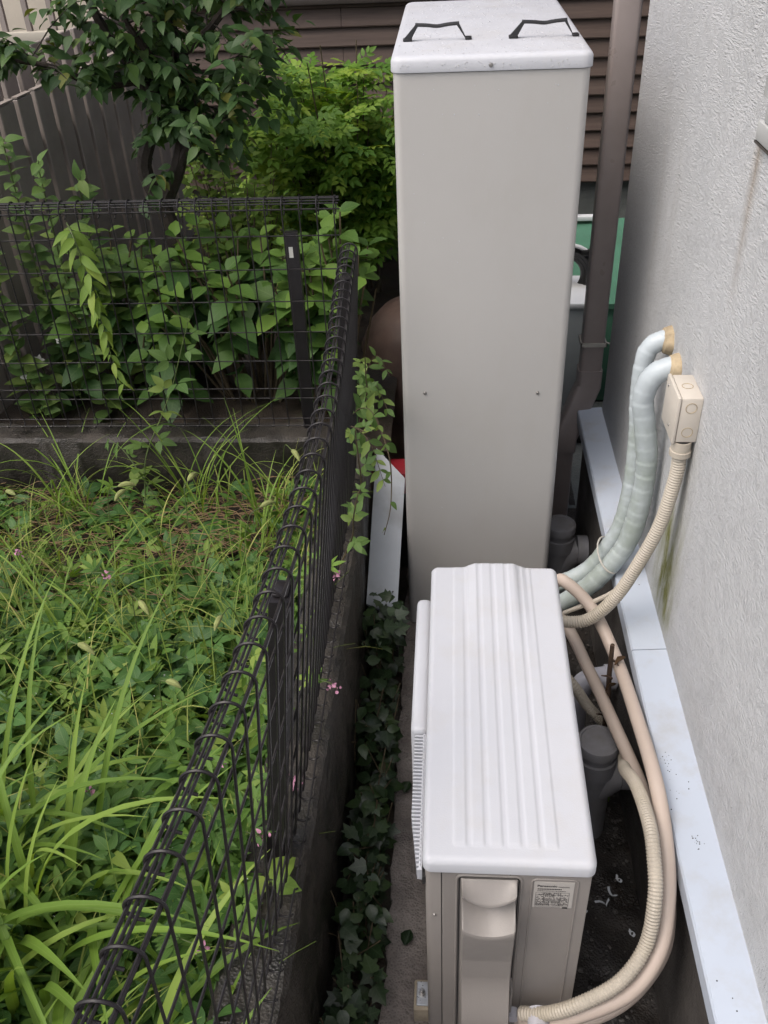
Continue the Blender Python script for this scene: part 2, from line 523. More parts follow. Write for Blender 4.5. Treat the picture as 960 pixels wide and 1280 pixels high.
# ------------------------------------------------------------------ leaves
def ovate(w=0.3, n=5, fold=0.25, droop=0.25, power=0.8, y0=0.0, serr=0.0):
    vs, fs, uv = [], [], []
    for i in range(n + 1):
        t = i / n
        hw = w * max(0.0, math.sin(math.pi * (t ** power))) if 0 < i < n else 0.0
        if serr and 0 < i < n:
            hw *= 1 + serr * (1 if i % 2 else -1)
        zz = -droop * t * t
        vs += [(-hw, t + y0, zz + fold * hw), (0, t + y0, zz), (hw, t + y0, zz + fold * hw)]
        uv += [(0, t), (0.5, t), (1, t)]
    for i in range(n):
        b = i * 3
        if i == 0:
            fs += [(1, 5, 4), (1, 4, 3)]
        elif i == n - 1:
            fs += [(b, b + 1, b + 4), (b + 1, b + 2, b + 4)]
        else:
            fs += [(b, b + 1, b + 4, b + 3), (b + 1, b + 2, b + 5, b + 4)]
    return np.array(vs, float), fs, np.array(uv, float)
def rot_tpl(tpl, ang, off=(0, 0, 0), sc=1.0):
    v, f, u = tpl
    c, s = math.cos(ang), math.sin(ang)
    w_ = v * sc
    x = w_[:, 0] * c + w_[:, 1] * s + off[0]
    y = -w_[:, 0] * s + w_[:, 1] * c + off[1]
    return np.stack([x, y, w_[:, 2] + off[2]], 1), f, u
def join_tpl(L):
    V, F, U = [], [], []
    b = 0
    for v, f, u in L:
        V.append(v)
        U.append(u)
        F += [tuple(i + b for i in q) for q in f]
        b += len(v)
    return np.concatenate(V), F, np.concatenate(U)
def lobed():
    out = [(0, 0), (.26, .02), (.46, .20), (.33, .34), (.50, .58), (.26, .58), (.0, 1.0), (-.26, .58), (-.50, .58), (-.33, .34), (-.46, .20), (-.26, .02)]
    vs = [(0, .36, -.03)] + [(x, y, 0.09 * abs(x) - 0.14 * y * y) for x, y in out]
    uv = [(0.5, .36)] + [(x + 0.5, y) for x, y in out]
    n = len(out)
    return np.array(vs, float), [(0, 1 + i, 1 + (i + 1) % n) for i in range(n)], np.array(uv, float)
TPL = {
    'lance': ovate(0.17, 5, 0.3, 0.35, 0.75),
    'ovate': ovate(0.27, 6, 0.22, 0.28, 0.72),
    'broad': ovate(0.34, 7, 0.20, 0.35, 0.75, serr=0.04),
    'broadflat': ovate(0.33, 7, 0.32, 0.12, 0.8, serr=0.04),
    'leaflet': ovate(0.21, 4, 0.25, 0.15, 0.85),
    'ivy': lobed(),
}
_o = ovate(0.26, 5, 0.22, 0.25, 0.75)
TPL['tri'] = join_tpl([rot_tpl(_o, 0, (0, .34, -.02), .66), rot_tpl(_o, 1.15, (.02, .30, 0), .56), rot_tpl(_o, -1.15, (-.02, .30, 0), .56)])
_l = ovate(0.15, 4, 0.2, 0.2, 0.85)
TPL['tri_narrow'] = join_tpl([rot_tpl(_l, 0, (0, .22, 0), .78), rot_tpl(_l, 0.85, (.01, .2, 0), .62), rot_tpl(_l, -0.85, (-.01, .2, 0), .62)])
# a feathery pinnate sprig
_s = ovate(0.24, 4, 0.25, 0.2, 0.8)
_parts = [rot_tpl(_s, 0.1, (0, .62, -.10), .40)]
for _i, (_a, _b, _c) in enumerate(((.10, .9, .36), (.34, 1.15, .40), (.52, .75, .34))):
    _parts.append(rot_tpl(_s, _b, (0, _a, -.05 * _i), _c))
    _parts.append(rot_tpl(_s, -_b * 0.9, (0, _a + .05, -.04 * _i), _c * .92))
TPL['sprig'] = join_tpl(_parts)

def basis(d, up, roll=0.0):
    """rotation with local Y along d and local Z as near to up as it goes"""
    y = Vector(d).normalized()
    u = Vector(up)
    x = y.cross(u)
    if x.length < 1e-5:
        x = y.orthogonal()
    x.normalize()
    z = x.cross(y)
    m = Matrix((x, y, z)).transposed()
    if roll:
        m = m @ Matrix.Rotation(roll, 3, 'Y')
    return m

_tplmesh = {}
def tpl_mesh(key, mat):
    k = (key, mat)
    if k not in _tplmesh:
        v, f, u = TPL[key]
        me = bpy.data.meshes.new('leaf')
        me.from_pydata([tuple(p) for p in v], [], f)
        ul = me.uv_layers.new(name='UVMap')
        li = np.empty(len(me.loops), dtype=np.int32)
        me.loops.foreach_get('vertex_index', li)
        ul.data.foreach_set('uv', u[li].astype(np.float32).ravel())
        me.materials.append(M[mat])
        me.shade_smooth()
        _tplmesh[k] = me
    return _tplmesh[k]

def foliage(parent, key, mat, items, indiv=300, piece='leaf', mass='crown', stuff_top=None):
    """items: (pos, rot3, scale). The ones nearest the camera become objects of their own, the rest one joined part."""
    camp = Vector((0, 0, 2.14))
    items = sorted(items, key=lambda it: (Vector(it[0]) - camp).length)
    for p, r, s in items[:indiv]:
        inst(piece, tpl_mesh(key, mat), parent, Matrix.LocRotScale(Vector(p), r.to_quaternion(), Vector((s, s, s))))
    rest = items[indiv:]
    if not rest:
        return None
    v, f, u = TPL[key]
    off = WLOC[parent.name] if parent is not None else Vector((0, 0, 0))
    Rm = np.array([np.array(r) * s for p, r, s in rest])
    T = np.array([tuple(Vector(p) - off) for p, r, s in rest])
    V = np.einsum('nij,kj->nki', Rm, v) + T[:, None, :]
    n, k = V.shape[:2]
    fl = np.array([len(q) for q in f])
    flat = np.concatenate([np.array(q) for q in f])
    loops = (flat[None, :] + (np.arange(n) * k)[:, None]).ravel().astype(np.int32)
    tot = np.tile(fl, n)
    start = np.concatenate([[0], np.cumsum(tot)[:-1]]).astype(np.int32)
    me = bpy.data.meshes.new(mass)
    me.vertices.add(n * k)
    me.vertices.foreach_set('co', V.astype(np.float32).ravel())
    me.loops.add(len(loops))
    me.loops.foreach_set('vertex_index', loops)
    me.polygons.add(len(tot))
    me.polygons.foreach_set('loop_start', start)
    me.polygons.foreach_set('loop_total', tot.astype(np.int32))
    ul = me.uv_layers.new(name='UVMap')
    ul.data.foreach_set('uv', np.tile(u[flat], (n, 1)).astype(np.float32).ravel())
    at = me.attributes.new('rnd', 'FLOAT', 'POINT')
    at.data.foreach_set('value', np.repeat(nrg.random(n), k).astype(np.float32))
    me.materials.append(M[mat])
    me.update(calc_edges=True)
    me.validate()
    me.shade_smooth()
    o = link(bpy.data.objects.new(mass, me), parent)
    o['kind'] = 'stuff'
    WLOC[o.name] = off
    return o

def blade(mb_v, mb_f, mb_u, base, az, L, w, lean, curl, n=9, fold=0.35):
    """one arching blade: lean = start angle from vertical, curl = how far it bends over"""
    d = Vector((math.sin(az), math.cos(az), 0))
    side = Vector((d.y, -d.x, 0))
    p = Vector(base)
    b = len(mb_v)
    ang = lean
    for i in range(n + 1):
        t = i / n
        hw = w * 0.5 * (min(1, 0.55 + t * 1.5) * (1 - t ** 3.0)) if i < n else 0.0003
        dirv = d * math.sin(ang) + Vector((0, 0, 1)) * math.cos(ang)
        nr = dirv.cross(side)
        if nr.z < 0:
            nr = -nr
        for sx in (-1, 0, 1):
            q = p + side * hw * sx + nr * (fold * hw * abs(sx))
            mb_v.append(q[:])
            mb_u.append((0.5 + 0.5 * sx, t))
        p = p + dirv * (L / n)
        ang += curl / n * (0.5 + 1.0 * t)
    for i in range(n):
        a = b + i * 3
        mb_f += [(a, a + 1, a + 4, a + 3), (a + 1, a + 2, a + 5, a + 4)]
def raw_mesh(name, V, F, U, mat, parent=None, rnd=None):
    off = WLOC[parent.name] if parent is not None else Vector((0, 0, 0))
    me = bpy.data.meshes.new(name)
    me.from_pydata([(x - off.x, y - off.y, z - off.z) for x, y, z in V], [], F)
    ul = me.uv_layers.new(name='UVMap')
    li = np.empty(len(me.loops), dtype=np.int32)
    me.loops.foreach_get('vertex_index', li)
    ul.data.foreach_set('uv', np.array(U)[li].astype(np.float32).ravel())
    if rnd is not None:
        at = me.attributes.new('rnd', 'FLOAT', 'POINT')
        at.data.foreach_set('value', np.array(rnd, dtype=np.float32))
    me.materials.append(M[mat])
    me.shade_smooth()
    o = link(bpy.data.objects.new(name, me), parent)
    WLOC[o.name] = off
    return o

def fbm(x, y, s=1.0, o=0.0):
    return mnoise.fractal(Vector((x * s + o, y * s, o * 0.37)), 1.0, 2.0, 4)

# ================================================================== THE SETTING
def build_setting():
    # the sheet of earth everything stands on
    m = MB().box((-150, -150, -0.6), (150, 150, -0.02))
    tag(m.build('ground', 'far_ground', smooth=False), kind='structure')
    # damp dirt along the house wall, uneven
    def g(u, v):
        x, y = 0.255 + u * 0.25, -0.6 + v * 4.0
        return (x, y, 0.004 + 0.012 * fbm(x, y, 14))
    tag(MB().grid(16, 200, g).build('path_dirt', 'wet_dirt'), kind='structure')
    # concrete strip under the units, broken left edge
    def s_(u, v):
        x0 = -0.142 + 0.012 * fbm(3, v * 4, 6) + 0.006 * fbm(1, v * 4, 30)
        x = x0 + u * (0.275 - x0)
        y = -0.6 + v * 3.6
        return (x, y, 0.028 + 0.006 * fbm(x, y, 9) + 0.003 * fbm(x, y, 40))
    m = MB().grid(26, 240, s_)
    m.grid(1, 240, lambda u, v: (s_(0, v)[0] - 0.006 * (1 - u), s_(0, v)[1], s_(0, v)[2] * u - 0.02 * (1 - u)))
    tag(m.build('concrete_strip', 'slab_concrete'), kind='structure')
    # soil strip between kerb and concrete
    tag(MB().grid(10, 120, lambda u, v: (-0.27 + u * 0.15, -0.6 + v * 3.6, 0.012 + 0.012 * fbm(u, v * 30, 3))).build('soil_strip', 'soil'), kind='structure')
    # raised garden soil left of the mesh fence, and the bed behind it
    def gs(u, v):
        x, y = -4.0 + u * 3.65, -0.9 + v * 3.44
        return (x, y, 0.37 + 0.05 * fbm(x, y, 2.2) + 0.02 * fbm(x, y, 11))
    tag(MB().grid(90, 90, gs).build('garden_soil', 'soil'), kind='structure')
    def gb(u, v):
        x, y = -4.0 + u * 3.8, 2.62 + v * 2.6
        return (x, y, 0.47 + 0.05 * fbm(x, y, 2.2) + 0.02 * fbm(x, y, 11))
    tag(MB().grid(80, 60, gb).build('flower_bed_soil', 'soil'), kind='structure')
    tag(MB().grid(40, 40, lambda u, v: (-0.2 + u * 3.2, 2.95 + v * 2.3, 0.0 + 0.008 * fbm(u * 9, v * 9, 1))).build('back_path', 'back_concrete'), kind='structure')
build_setting()

KX = lambda y: -0.252 + 0.014 * max(0.0, (y - 1.9) / 0.5)      # right edge of the long kerb
def build_kerbs():
    bow = lambda y: -0.022 * max(0.0, min(1.0, (1.9 - y) / 1.2))
    def rough_bar(name, label, lo, hi, along, mat, n):
        ax = 0 if along == 'x' else 1
        m = MB()
        c = 0.010
        def ring(t):
            a = lo[ax] + t * (hi[ax] - lo[ax])
            o_ = 1 - ax
            w0, w1, z0, z1 = lo[o_], hi[o_], lo[2], hi[2]
            pts = [(w0, z0), (w0, z1 - c), (w0 + c, z1), (w0 * .66 + w1 * .34, z1), (w0 * .34 + w1 * .66, z1), (w1 - c, z1), (w1, z1 - c), (w1, z1 * .6 + z0 * .4), (w1, z1 * .3 + z0 * .7), (w1, z0)]
            out = []
            for k, (w_, z_) in enumerate(pts):
                j = 0.005 * fbm(a, k * 3.7, 9) + 0.003 * fbm(a, k * 1.7, 40)
                ww, zz = w_ + j, z_ + (0.005 * fbm(a, k * 5.1 + 3, 13) if 0 < k < 9 else 0)
                ww += bow(a) if ax else 0
                out.append((a, ww, zz) if ax == 0 else (ww, a, zz))
            return out
        rows = [ring(i / n) for i in range(n + 1)]
        V = [p for r in rows for p in r]
        k = len(rows[0])
        F = [(i * k + j, i * k + j + 1, (i + 1) * k + j + 1, (i + 1) * k + j) for i in range(n) for j in range(k - 1)]
        F += [tuple(range(k)), tuple(n * k + j for j in range(k - 1, -1, -1))]
        m.add(V, F)
        return tag(m.build(name, mat), label, 'kerb')
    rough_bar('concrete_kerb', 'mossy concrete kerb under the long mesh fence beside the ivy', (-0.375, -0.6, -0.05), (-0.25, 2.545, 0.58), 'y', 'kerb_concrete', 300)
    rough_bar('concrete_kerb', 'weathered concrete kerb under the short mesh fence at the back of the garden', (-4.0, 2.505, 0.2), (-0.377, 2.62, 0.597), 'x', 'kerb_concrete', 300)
build_kerbs()

# ================================================================== OUR HOUSE
def build_house():
    h = thing('house', 'white stucco house wall with brushed plaster rising along the right side', 'house', (0.9, 1.0, 0))
    MB().box((0.533, -4.0, 0.49), (6.0, 2.80, 6.2), 0.008, 2).build('wall', 'stucco', h)
    MB().box((0.475, -4.0, -0.1), (5.96, 2.765, 0.488)).build('foundation', 'foundation', h, smooth=False)
    # white drip ledge in lengths, with a folded front lip
    for a, b in ((-1.3, 0.02), (0.0225, 1.6285), (1.6315, 2.815)):
        m = MB()
        prof = [(0.534, 0.500), (0.455, 0.500), (0.455, 0.486), (0.4502, 0.486), (0.4500, 0.524), (0.4535, 0.529), (0.534, 0.534)]
        k = len(prof)
        m.add([(x, a, z) for x, z in prof] + [(x, b, z) for x, z in prof],
              [(i, i + 1, k + i + 1, k + i) for i in range(k - 1)] + [tuple(range(k))[::-1], tuple(range(k, 2 * k))])
        m.build('ledge_cap', 'sill_white', h, angle=25)
    # window corner just entering the frame on the right
    wn = MB().box((0.524, 0.40, 1.745), (0.5325, 1.645, 1.785), 0.003).box((0.515, 1.61, 1.7855), (0.5325, 1.645, 2.9), 0.003).box((0.515, 0.40, 2.9005), (0.5325, 1.645, 2.94), 0.003).build('window_frame', 'window_frame', h)
    MB().box((0.526, 0.40, 1.7855), (0.5325, 1.6095, 2.9)).build('window_pane', 'glass', wn)
    MB().box((0.522, 0.35, 1.712), (0.5325, 1.668, 1.7435), 0.003).build('window_sill', 'window_frame', wn)
    MB().box((0.5215, 0.35, 1.7075), (0.5325, 1.667, 1.7115)).build('sill_drip', 'dark_frame', wn)
build_house()

def build_downspout():
    t = thing('downspout', 'brown downspout strapped to the house corner and bending left near its foot', 'downspout', (0.41, 2.80, 0.0))
    def spout(path, w_, d_, n=3):
        # rounded-rectangle section swept along the path
        sec = []
        r = 0.012
        for cx, cy, a0 in ((w_ / 2 - r, d_ / 2 - r, 0), (-w_ / 2 + r, d_ / 2 - r, 90), (-w_ / 2 + r, -d_ / 2 + r, 180), (w_ / 2 - r, -d_ / 2 + r, 270)):
            for k in range(n + 1):
                a = math.radians(a0 + 90 * k / n)
                sec.append((cx + r * math.cos(a), cy + r * math.sin(a)))
        P = [Vector(p) for p in path]
        V = []
        for i, p in enumerate(P):
            T = (P[min(i + 1, len(P) - 1)] - P[max(i - 1, 0)]).normalized()
            ey = Vector((0, 1, 0))
            ex = ey.cross(T).normalized()
            ey = T.cross(ex)
            for a, b in sec:
                V.append(p + ex * a + ey * b)
        k = len(sec)
        F = [(i * k + j, i * k + (j + 1) % k, (i + 1) * k + (j + 1) % k, (i + 1) * k + j) for i in range(len(P) - 1) for j in range(k)]
        F += [tuple(range(k))[::-1], tuple((len(P) - 1) * k + j for j in range(k))]
        return MB().add(V, F)
    xs, ys = 0.487, 2.86
    spout([(xs, ys, 5.8), (xs, ys, 0.60)], 0.074, 0.060).build('upper_pipe', 'spout_brown', t)
    el = spout([(xs, ys, 0.665), (xs, ys, 0.60), (xs - 0.012, ys - 0.01, 0.575), (0.425, 2.815, 0.452), (0.412, 2.80, 0.425), (0.412, 2.80, 0.375)], 0.082, 0.068)
    el.build('elbow', 'spout_brown', t)
    spout([(0.412, 2.80, 0.40), (0.412, 2.80, 0.05)], 0.070, 0.058).build('lower_pipe', 'spout_brown', t)
    for z in (0.765, 2.4):
        b = MB()
        ring = [(xs - 0.041, ys - 0.033), (xs + 0.041, ys - 0.033), (xs + 0.041, ys + 0.033), (xs - 0.041, ys + 0.033), (xs - 0.041, ys - 0.033)]
        for (x0, y0), (x1, y1) in zip(ring, ring[1:]):
            b.box((min(x0, x1) - 0.002, min(y0, y1) - 0.002, z - 0.007), (max(x0, x1) + 0.002, max(y0, y1) + 0.002, z + 0.007))
        b.tube([(xs + 0.041, ys - 0.01, z), (0.60, 2.78, z)], 0.003, 6)
        b.build('strap', 'bracket_cream', t, smooth=False)
build_downspout()

# ================================================================== HOT WATER TANK
def build_tank():
    x0, x1, y0, y1, zt = -0.130, 0.320, 2.248, 3.14, 1.7525
    t = thing('hot_water_tank', 'tall pale beige hot water tank cabinet with two black handles on its wet lid', 'water tank', ((x0 + x1) / 2, y0 + 0.4, 0.03))
    def rrect(a0, b0, a1, b1, r, n=5):
        out = []
        for cx, cy, s in ((a1 - r, b0 + r, -90), (a1 - r, b1 - r, 0), (a0 + r, b1 - r, 90), (a0 + r, b0 + r, 180)):
            for k in range(n + 1):
                a = math.radians(s + 90 * k / n)
                out.append((cx + r * math.cos(a), cy + r * math.sin(a)))
        return out
    def shell(levels, r):
        m = MB()
        V, F = [], []
        k = None
        for inset, z in levels:
            ring = rrect(x0 + inset, y0 + inset, x1 - inset, y1 - inset, max(0.004, r - inset))
            k = len(ring)
            V += [(a, b, z) for a, b in ring]
        for i in range(len(levels) - 1):
            F += [(i * k + j, i * k + (j + 1) % k, (i + 1) * k + (j + 1) % k, (i + 1) * k + j) for j in range(k)]
        F += [tuple(range(k))[::-1], tuple((len(levels) - 1) * k + j for j in range(k))]
        return m.add(V, F)
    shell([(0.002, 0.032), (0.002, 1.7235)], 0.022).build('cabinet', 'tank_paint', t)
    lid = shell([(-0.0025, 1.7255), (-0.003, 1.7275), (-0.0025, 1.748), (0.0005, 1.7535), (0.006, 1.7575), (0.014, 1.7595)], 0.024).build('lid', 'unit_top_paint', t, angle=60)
    MB().box((x0 + 0.03, y0 + 0.04, -0.015), (x1 - 0.03, y1 - 0.04, 0.0315)).build('plinth', 'gap_dark', t, smooth=False)
    # removable front panel edge, a hair proud
    # strap handles
    for hx0, hx1, yy in ((-0.103, 0.046, 2.445), (0.150, 0.300, 2.440)):
        m = MB()
        z0 = 1.7600
        for xx, sg in ((hx0, 1), (hx1, -1)):
            m.box((xx - 0.008, yy - 0.011, z0), (xx + 0.014 if sg > 0 else xx + 0.008, yy + 0.011, z0 + 0.006), 0.002)
            m.add([(xx - 0.006, yy - 0.009, z0 + 0.004), (xx + 0.006 * 1.6 * sg + 0.002, yy - 0.009, z0 + 0.004), (xx + sg * 0.030, yy - 0.004, z0 + 0.034), (xx + sg * 0.022, yy - 0.004, z0 + 0.034),
                   (xx - 0.006, yy + 0.009, z0 + 0.004), (xx + 0.006 * 1.6 * sg + 0.002, yy + 0.009, z0 + 0.004), (xx + sg * 0.030, yy + 0.004, z0 + 0.034), (xx + sg * 0.022, yy + 0.004, z0 + 0.034)],
                  [(0, 1, 2, 3), (7, 6, 5, 4), (0, 4, 5, 1), (1, 5, 6, 2), (2, 6, 7, 3), (3, 7, 4, 0)])
        pts = [(hx0 + 0.022, yy, z0 + 0.034), (hx0 + 0.05, yy, z0 + 0.0325), ((hx0 + hx1) / 2, yy, z0 + 0.030), (hx1 - 0.05, yy, z0 + 0.033), (hx1 - 0.022, yy, z0 + 0.035)]
        m.tube(cr(pts, 4), 0.0042, 8)
        m.build('handle', 'handle_black', t)
    for sx, sz, yy in ((0.0935, 1.7375, y0 - 0.0028), (-0.065, 0.905, y0 + 0.002), (0.247, 0.903, y0 + 0.002)):
        MB().lathe([(0.0, -0.0045), (0.003, -0.0042), (0.0048, -0.002), (0.005, 0.0)], (sx, yy, sz), 12, 'Y', False).build('screw', 'screw_steel', t)
    # rain beads
    m = MB()
    rr = random.Random(3)
    ico = bmesh.new()
    bmesh.ops.create_icosphere(ico, subdivisions=1, radius=1)
    iv = [v.co.copy() for v in ico.verts]
    ifc = [[v.index for v in f.verts] for f in ico.faces]
    ico.free()
    for i in range(1000):
        r = 0.0008 + 0.0016 * rr.random() ** 2.5
        px, py = x0 + 0.012 + rr.random() * 0.426, y0 + 0.012 + rr.random() ** 1.2 * 0.86
        m.add([(px + v.x * r, py + v.y * r, 1.7597 + max(-0.2, v.z) * r * 0.6) for v in iv], ifc)
    for i in range(170):
        r = 0.0009 + 0.0014 * rr.random() ** 2
        px, pz = x0 + 0.02 + rr.random() * 0.41, 1.70 - rr.random() ** 1.5 * 1.3
        yy = y0 + 0.0018
        if rr.random() < 0.55:
            pz, yy = 1.728 + rr.random() * 0.018, y0 - 0.0027
        m.add([(px + v.x * r, yy + min(0.2, v.y) * r * 0.6, pz + v.z * r * 1.2) for v in iv], ifc)
    d = m.build('rain_drops', 'water', t)
    d['kind'] = 'stuff'
build_tank()

# ================================================================== HEAT PUMP UNIT
def build_heat_pump():
    yaw = math.radians(-0.26)
    c, s = math.cos(yaw), math.sin(yaw)
    ox = -0.0429 + c * 0.15 - s * 0.40
    oy = 0.9098 + s * 0.15 + c * 0.40
    t = thing('heat_pump_unit', 'beige outdoor heat pump unit with ribbed white top and side grille', 'heat pump', (ox, oy, 0.03), yaw)
    U0, V0, Z0 = -0.15, -0.40, -0.03          # local = (u + U0, v + V0, z + Z0)
    class L(MB):
        def out(s, name, mat, parent=t, **k):
            s.v = [(a + U0, b + V0, z + Z0) for a, b, z in s.v]
            return s.build(name, mat, parent, world=False, **k)
    LEN, W, ZT = 0.801, 0.300, 0.7264
    body = L().box((0.004, 0.010, 0.085), (W - 0.004, LEN - 0.006, 0.696), 0.012, 3).out('casing', 'unit_paint_shaded')
    # ribbed top: heightfield with rounded rim
    ribs = [0.060 + 0.0318 * k for k in range(7)]
    def zt(u, v):
        e = min(u, W - u, v, LEN - v)
        z = ZT - (0.010 * (1 - min(1, e / 0.010)) ** 2)
        # shallow crowned plateau
        end = min(1, max(0, (v - 0.030) / 0.012)) * min(1, max(0, (LEN - 0.002 - v) / 0.01))
        z += 0.0012 * math.exp(-((u - 0.15) / 0.11) ** 4)
        f = (u - 0.052) / 0.0318
        if 0 <= f < 6.0:
            q = f % 1.0
            prof = max(0.0, min(1.0, (0.5 - abs(q - 0.42)) / 0.11 - 0.9))
            z += 0.0019 * prof * end
        # raised boss at the far end
        pv = min(1, max(0, (v - (LEN - 0.35)) / 0.33))
        pu = min(1, max(0, (u - 0.075) / 0.03)) * min(1, max(0, (0.225 - u) / 0.03))
        z += 0.013 * pu * pv * pv * (3 - 2 * pv)
        return z
    us = [0, .002, .005, .010] + [0.014 + (0.286 - 0.014) * k / 130 for k in range(131)] + [.290, .295, .298, .300]
    vs = [0, .002, .005, .010, .016, .022, .028, .030, .032, .034, .037, .040, .043] + [0.05 + 0.735 * k / 60 for k in range(61)] + [.788, .791, .795, .798, .800, .801]
    m = L()
    nu, nv = len(us), len(vs)
    def corner(u, v):
        r = 0.016
        for cu, cv, su, sv in ((r, r, -1, -1), (W - r, r, 1, -1), (r, LEN - r, -1, 1), (W - r, LEN - r, 1, 1)):
            du, dv = (u - cu) * su, (v - cv) * sv
            if du > 0 and dv > 0:
                mx = max(du, dv)
                ln = math.hypot(du, dv)
                k = mx / ln
                return cu + su * du * k, cv + sv * dv * k
        return u, v
    V = []
    for v in vs:
        for u in us:
            a, b = corner(u, v)
            V.append((a, b, zt(u, v)))
    F = [(j * nu + i, j * nu + i + 1, (j + 1) * nu + i + 1, (j + 1) * nu + i) for j in range(nv - 1) for i in range(nu - 1)]
    rim = [i for i in range(nu)] + [j * nu + nu - 1 for j in range(1, nv)] + [(nv - 1) * nu + i for i in range(nu - 2, -1, -1)] + [j * nu for j in range(nv - 2, 0, -1)]
    base = len(V)
    for i in rim:
        V.append((V[i][0], V[i][1], 0.6965))
    k = len(rim)
    F += [(rim[i], base + i, base + (i + 1) % k, rim[(i + 1) % k]) for i in range(k)]
    # reverse so that faces point out
    m.add(V, F)
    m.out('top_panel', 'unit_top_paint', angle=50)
    # fan side (left): smooth cover, then open grille with upright fins
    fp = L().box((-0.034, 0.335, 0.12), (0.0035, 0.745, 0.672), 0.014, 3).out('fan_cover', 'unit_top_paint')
    L().box((-0.0015, 0.016, 0.632), (0.0035, 0.334, 0.655)).out('grille_back', 'gap_dark', smooth=False)
    fr = L().box((-0.008, 0.026, 0.652), (-0.0018, 0.334, 0.664), 0.002)
    fr.box((-0.0075, 0.026, 0.630), (-0.0018, 0.334, 0.6345), 0.002)
    fr.out('grille_frame', 'unit_top_paint')
    fin = L().box((-0.023, -0.0019, 0.635), (0.0, 0.0019, 0.664))
    fin.v = [(a, b, z + Z0) for a, b, z in fin.v]
    f0 = fin.build('grille_fin', 'unit_top_paint', t, smooth=False, world=False)
    for k in range(36):
        o = f0 if k == 0 else f0.copy()
        if k:
            COL.objects.link(o)
            o.parent = t
        o.location = (U0 - 0.0019, V0 + 0.026 + k * 0.0086, 0)
        o.scale = (0.40 + 0.60 * min(1.0, k / 13.0), 1, 1)
    # near end plate: seam, recess for the valve cover, name plate
    L().box((0.0322, 0.0088, 0.09), (0.0337, 0.0105, 0.695)).out('panel_seam', 'gap_dark', smooth=False)
    side = L().box((0.0345, 0.0072, 0.088), (W - 0.006, 0.0112, 0.6945), 0.0012, 1).out('service_panel', 'unit_paint_shaded')
    # raised edge round the valve cover
    def path_rr(u0, u1, z0, z1, r, n=6):
        P = [(u0, 0.0066, z0)]
        for cu, cz, a0 in ((u0 + r, z1 - r, 180), (u1 - r, z1 - r, 90)):
            for k in range(n + 1):
                a = math.radians(a0 - 90 * k / n)
                P.append((cu + r * math.cos(a), 0.0066, cz + r * math.sin(a)))
        P.append((u1, 0.0066, z0))
        return P
    L().tube(path_rr(0.060, 0.174, 0.115, 0.681, 0.012), 0.0026, 6).out('recess_edge', 'unit_paint_shaded')
    L().tube(path_rr(0.0645, 0.1695, 0.115, 0.6765, 0.010), 0.0012, 5).out('recess_gap', 'gap_dark')
    def sm(a, b, x):
        q = min(1, max(0, (x - a) / (b - a)))
        return q * q * (3 - 2 * q)
    cu0, cu1, cz0, cz1 = 0.068, 0.166, 0.130, 0.674
    SEG = 9
    def cover(a, b):
        u = cu0 + (cu1 - cu0) * a
        q = (a - 0.5) * 2
        sag = 0.026 * (1 - q * q)
        D = [0.0, 0.003 + sag * 1.25, 0.007 + sag * 1.25, 0.050 + sag * 1.15, 0.082 + sag * 0.75, 0.088 + sag * 0.75, 0.215, 0.275, 0.415, cz1 - cz0]
        O = [0.003, 0.032, 0.033, 0.008, 0.052, 0.053, 0.036, 0.036, 0.072, 0.078]
        i = min(SEG - 1, int(b * SEG + 1e-9))
        f = b * SEG - i
        d = D[i] + (D[i + 1] - D[i]) * f
        o_ = O[i] + (O[i + 1] - O[i]) * (f if i not in (7,) else f * f * (3 - 2 * f))
        edge = min(1, (1 - abs(q)) / 0.07)
        o_ = o_ * (0.2 + 0.8 * math.sqrt(max(0, 1 - (1 - edge) ** 2)))
        return (u, 0.0070 - o_, cz1 - d)
    vc = L().grid(48, SEG * 10, lambda a, b: cover(a, b)).out('valve_cover', 'unit_paint_shaded', angle=40)
    L().box((0.1665, -0.022, 0.12), (0.1715, 0.0068, 0.335), 0.002).out('cover_flange', 'unit_paint_shaded')
    # name plate in a shallow recess
    L().tube(path_rr(0.192, 0.272, 0.115, 0.676, 0.010), 0.0019, 6).out('plate_edge', 'unit_paint_shaded')
    pl = L().box((0.196, 0.0062, 0.588), (0.266, 0.0071, 0.668)).out('name_plate', 'label_plate', smooth=False)
    pr = L()
    rr = random.Random(5)
    yq = 0.0057
    def q_(a0, z0, a1, z1):
        pr.add([(a0, yq, z0), (a1, yq, z0), (a1, yq, z1), (a0, yq, z1)], [(0, 1, 2, 3)])
    # small print: table rules and rows of marks
    for z in (0.636, 0.6285, 0.614, 0.606, 0.598, 0.5935):
        q_(0.200, z, 0.259, z + 0.0006)
    for a in (0.200, 0.214, 0.224, 0.243, 0.2584):
        q_(a, 0.5935, a + 0.0006, 0.6366)
    for row in range(12):
        z = 0.6335 - row * 0.0033
        a = 0.2015
        while a < 0.256:
            w_ = 0.0008 + rr.random() * 0.0026
            if rr.random() < 0.66:
                q_(a, z - 0.0009, min(a + w_, 0.2575), z + 0.0009)
            a += w_ + 0.0008
    a = 0.2025
    while a < 0.243:
        w_ = 0.0022 if rr.random() < 0.8 else 0.0012
        q_(a, 0.6455, a + w_, 0.6485)
        a += w_ + 0.0006
    a = 0.2025
    while a < 0.252:
        w_ = 0.0008 + rr.random() * 0.0018
        q_(a, 0.6405, a + w_, 0.6422)
        a += w_ + 0.0008
    q_(0.238, 0.6525, 0.258, 0.6532)
    a = 0.239
    while a < 0.258:
        q_(a, 0.6545, a + 0.0012, 0.6560)
        a += 0.0019
    a = 0.200
    while a < 0.246:
        q_(a, 0.5895, a + 0.0012, 0.5908)
        a += 0.0020
    q_(0.2490, 0.5868, 0.2584, 0.5915)
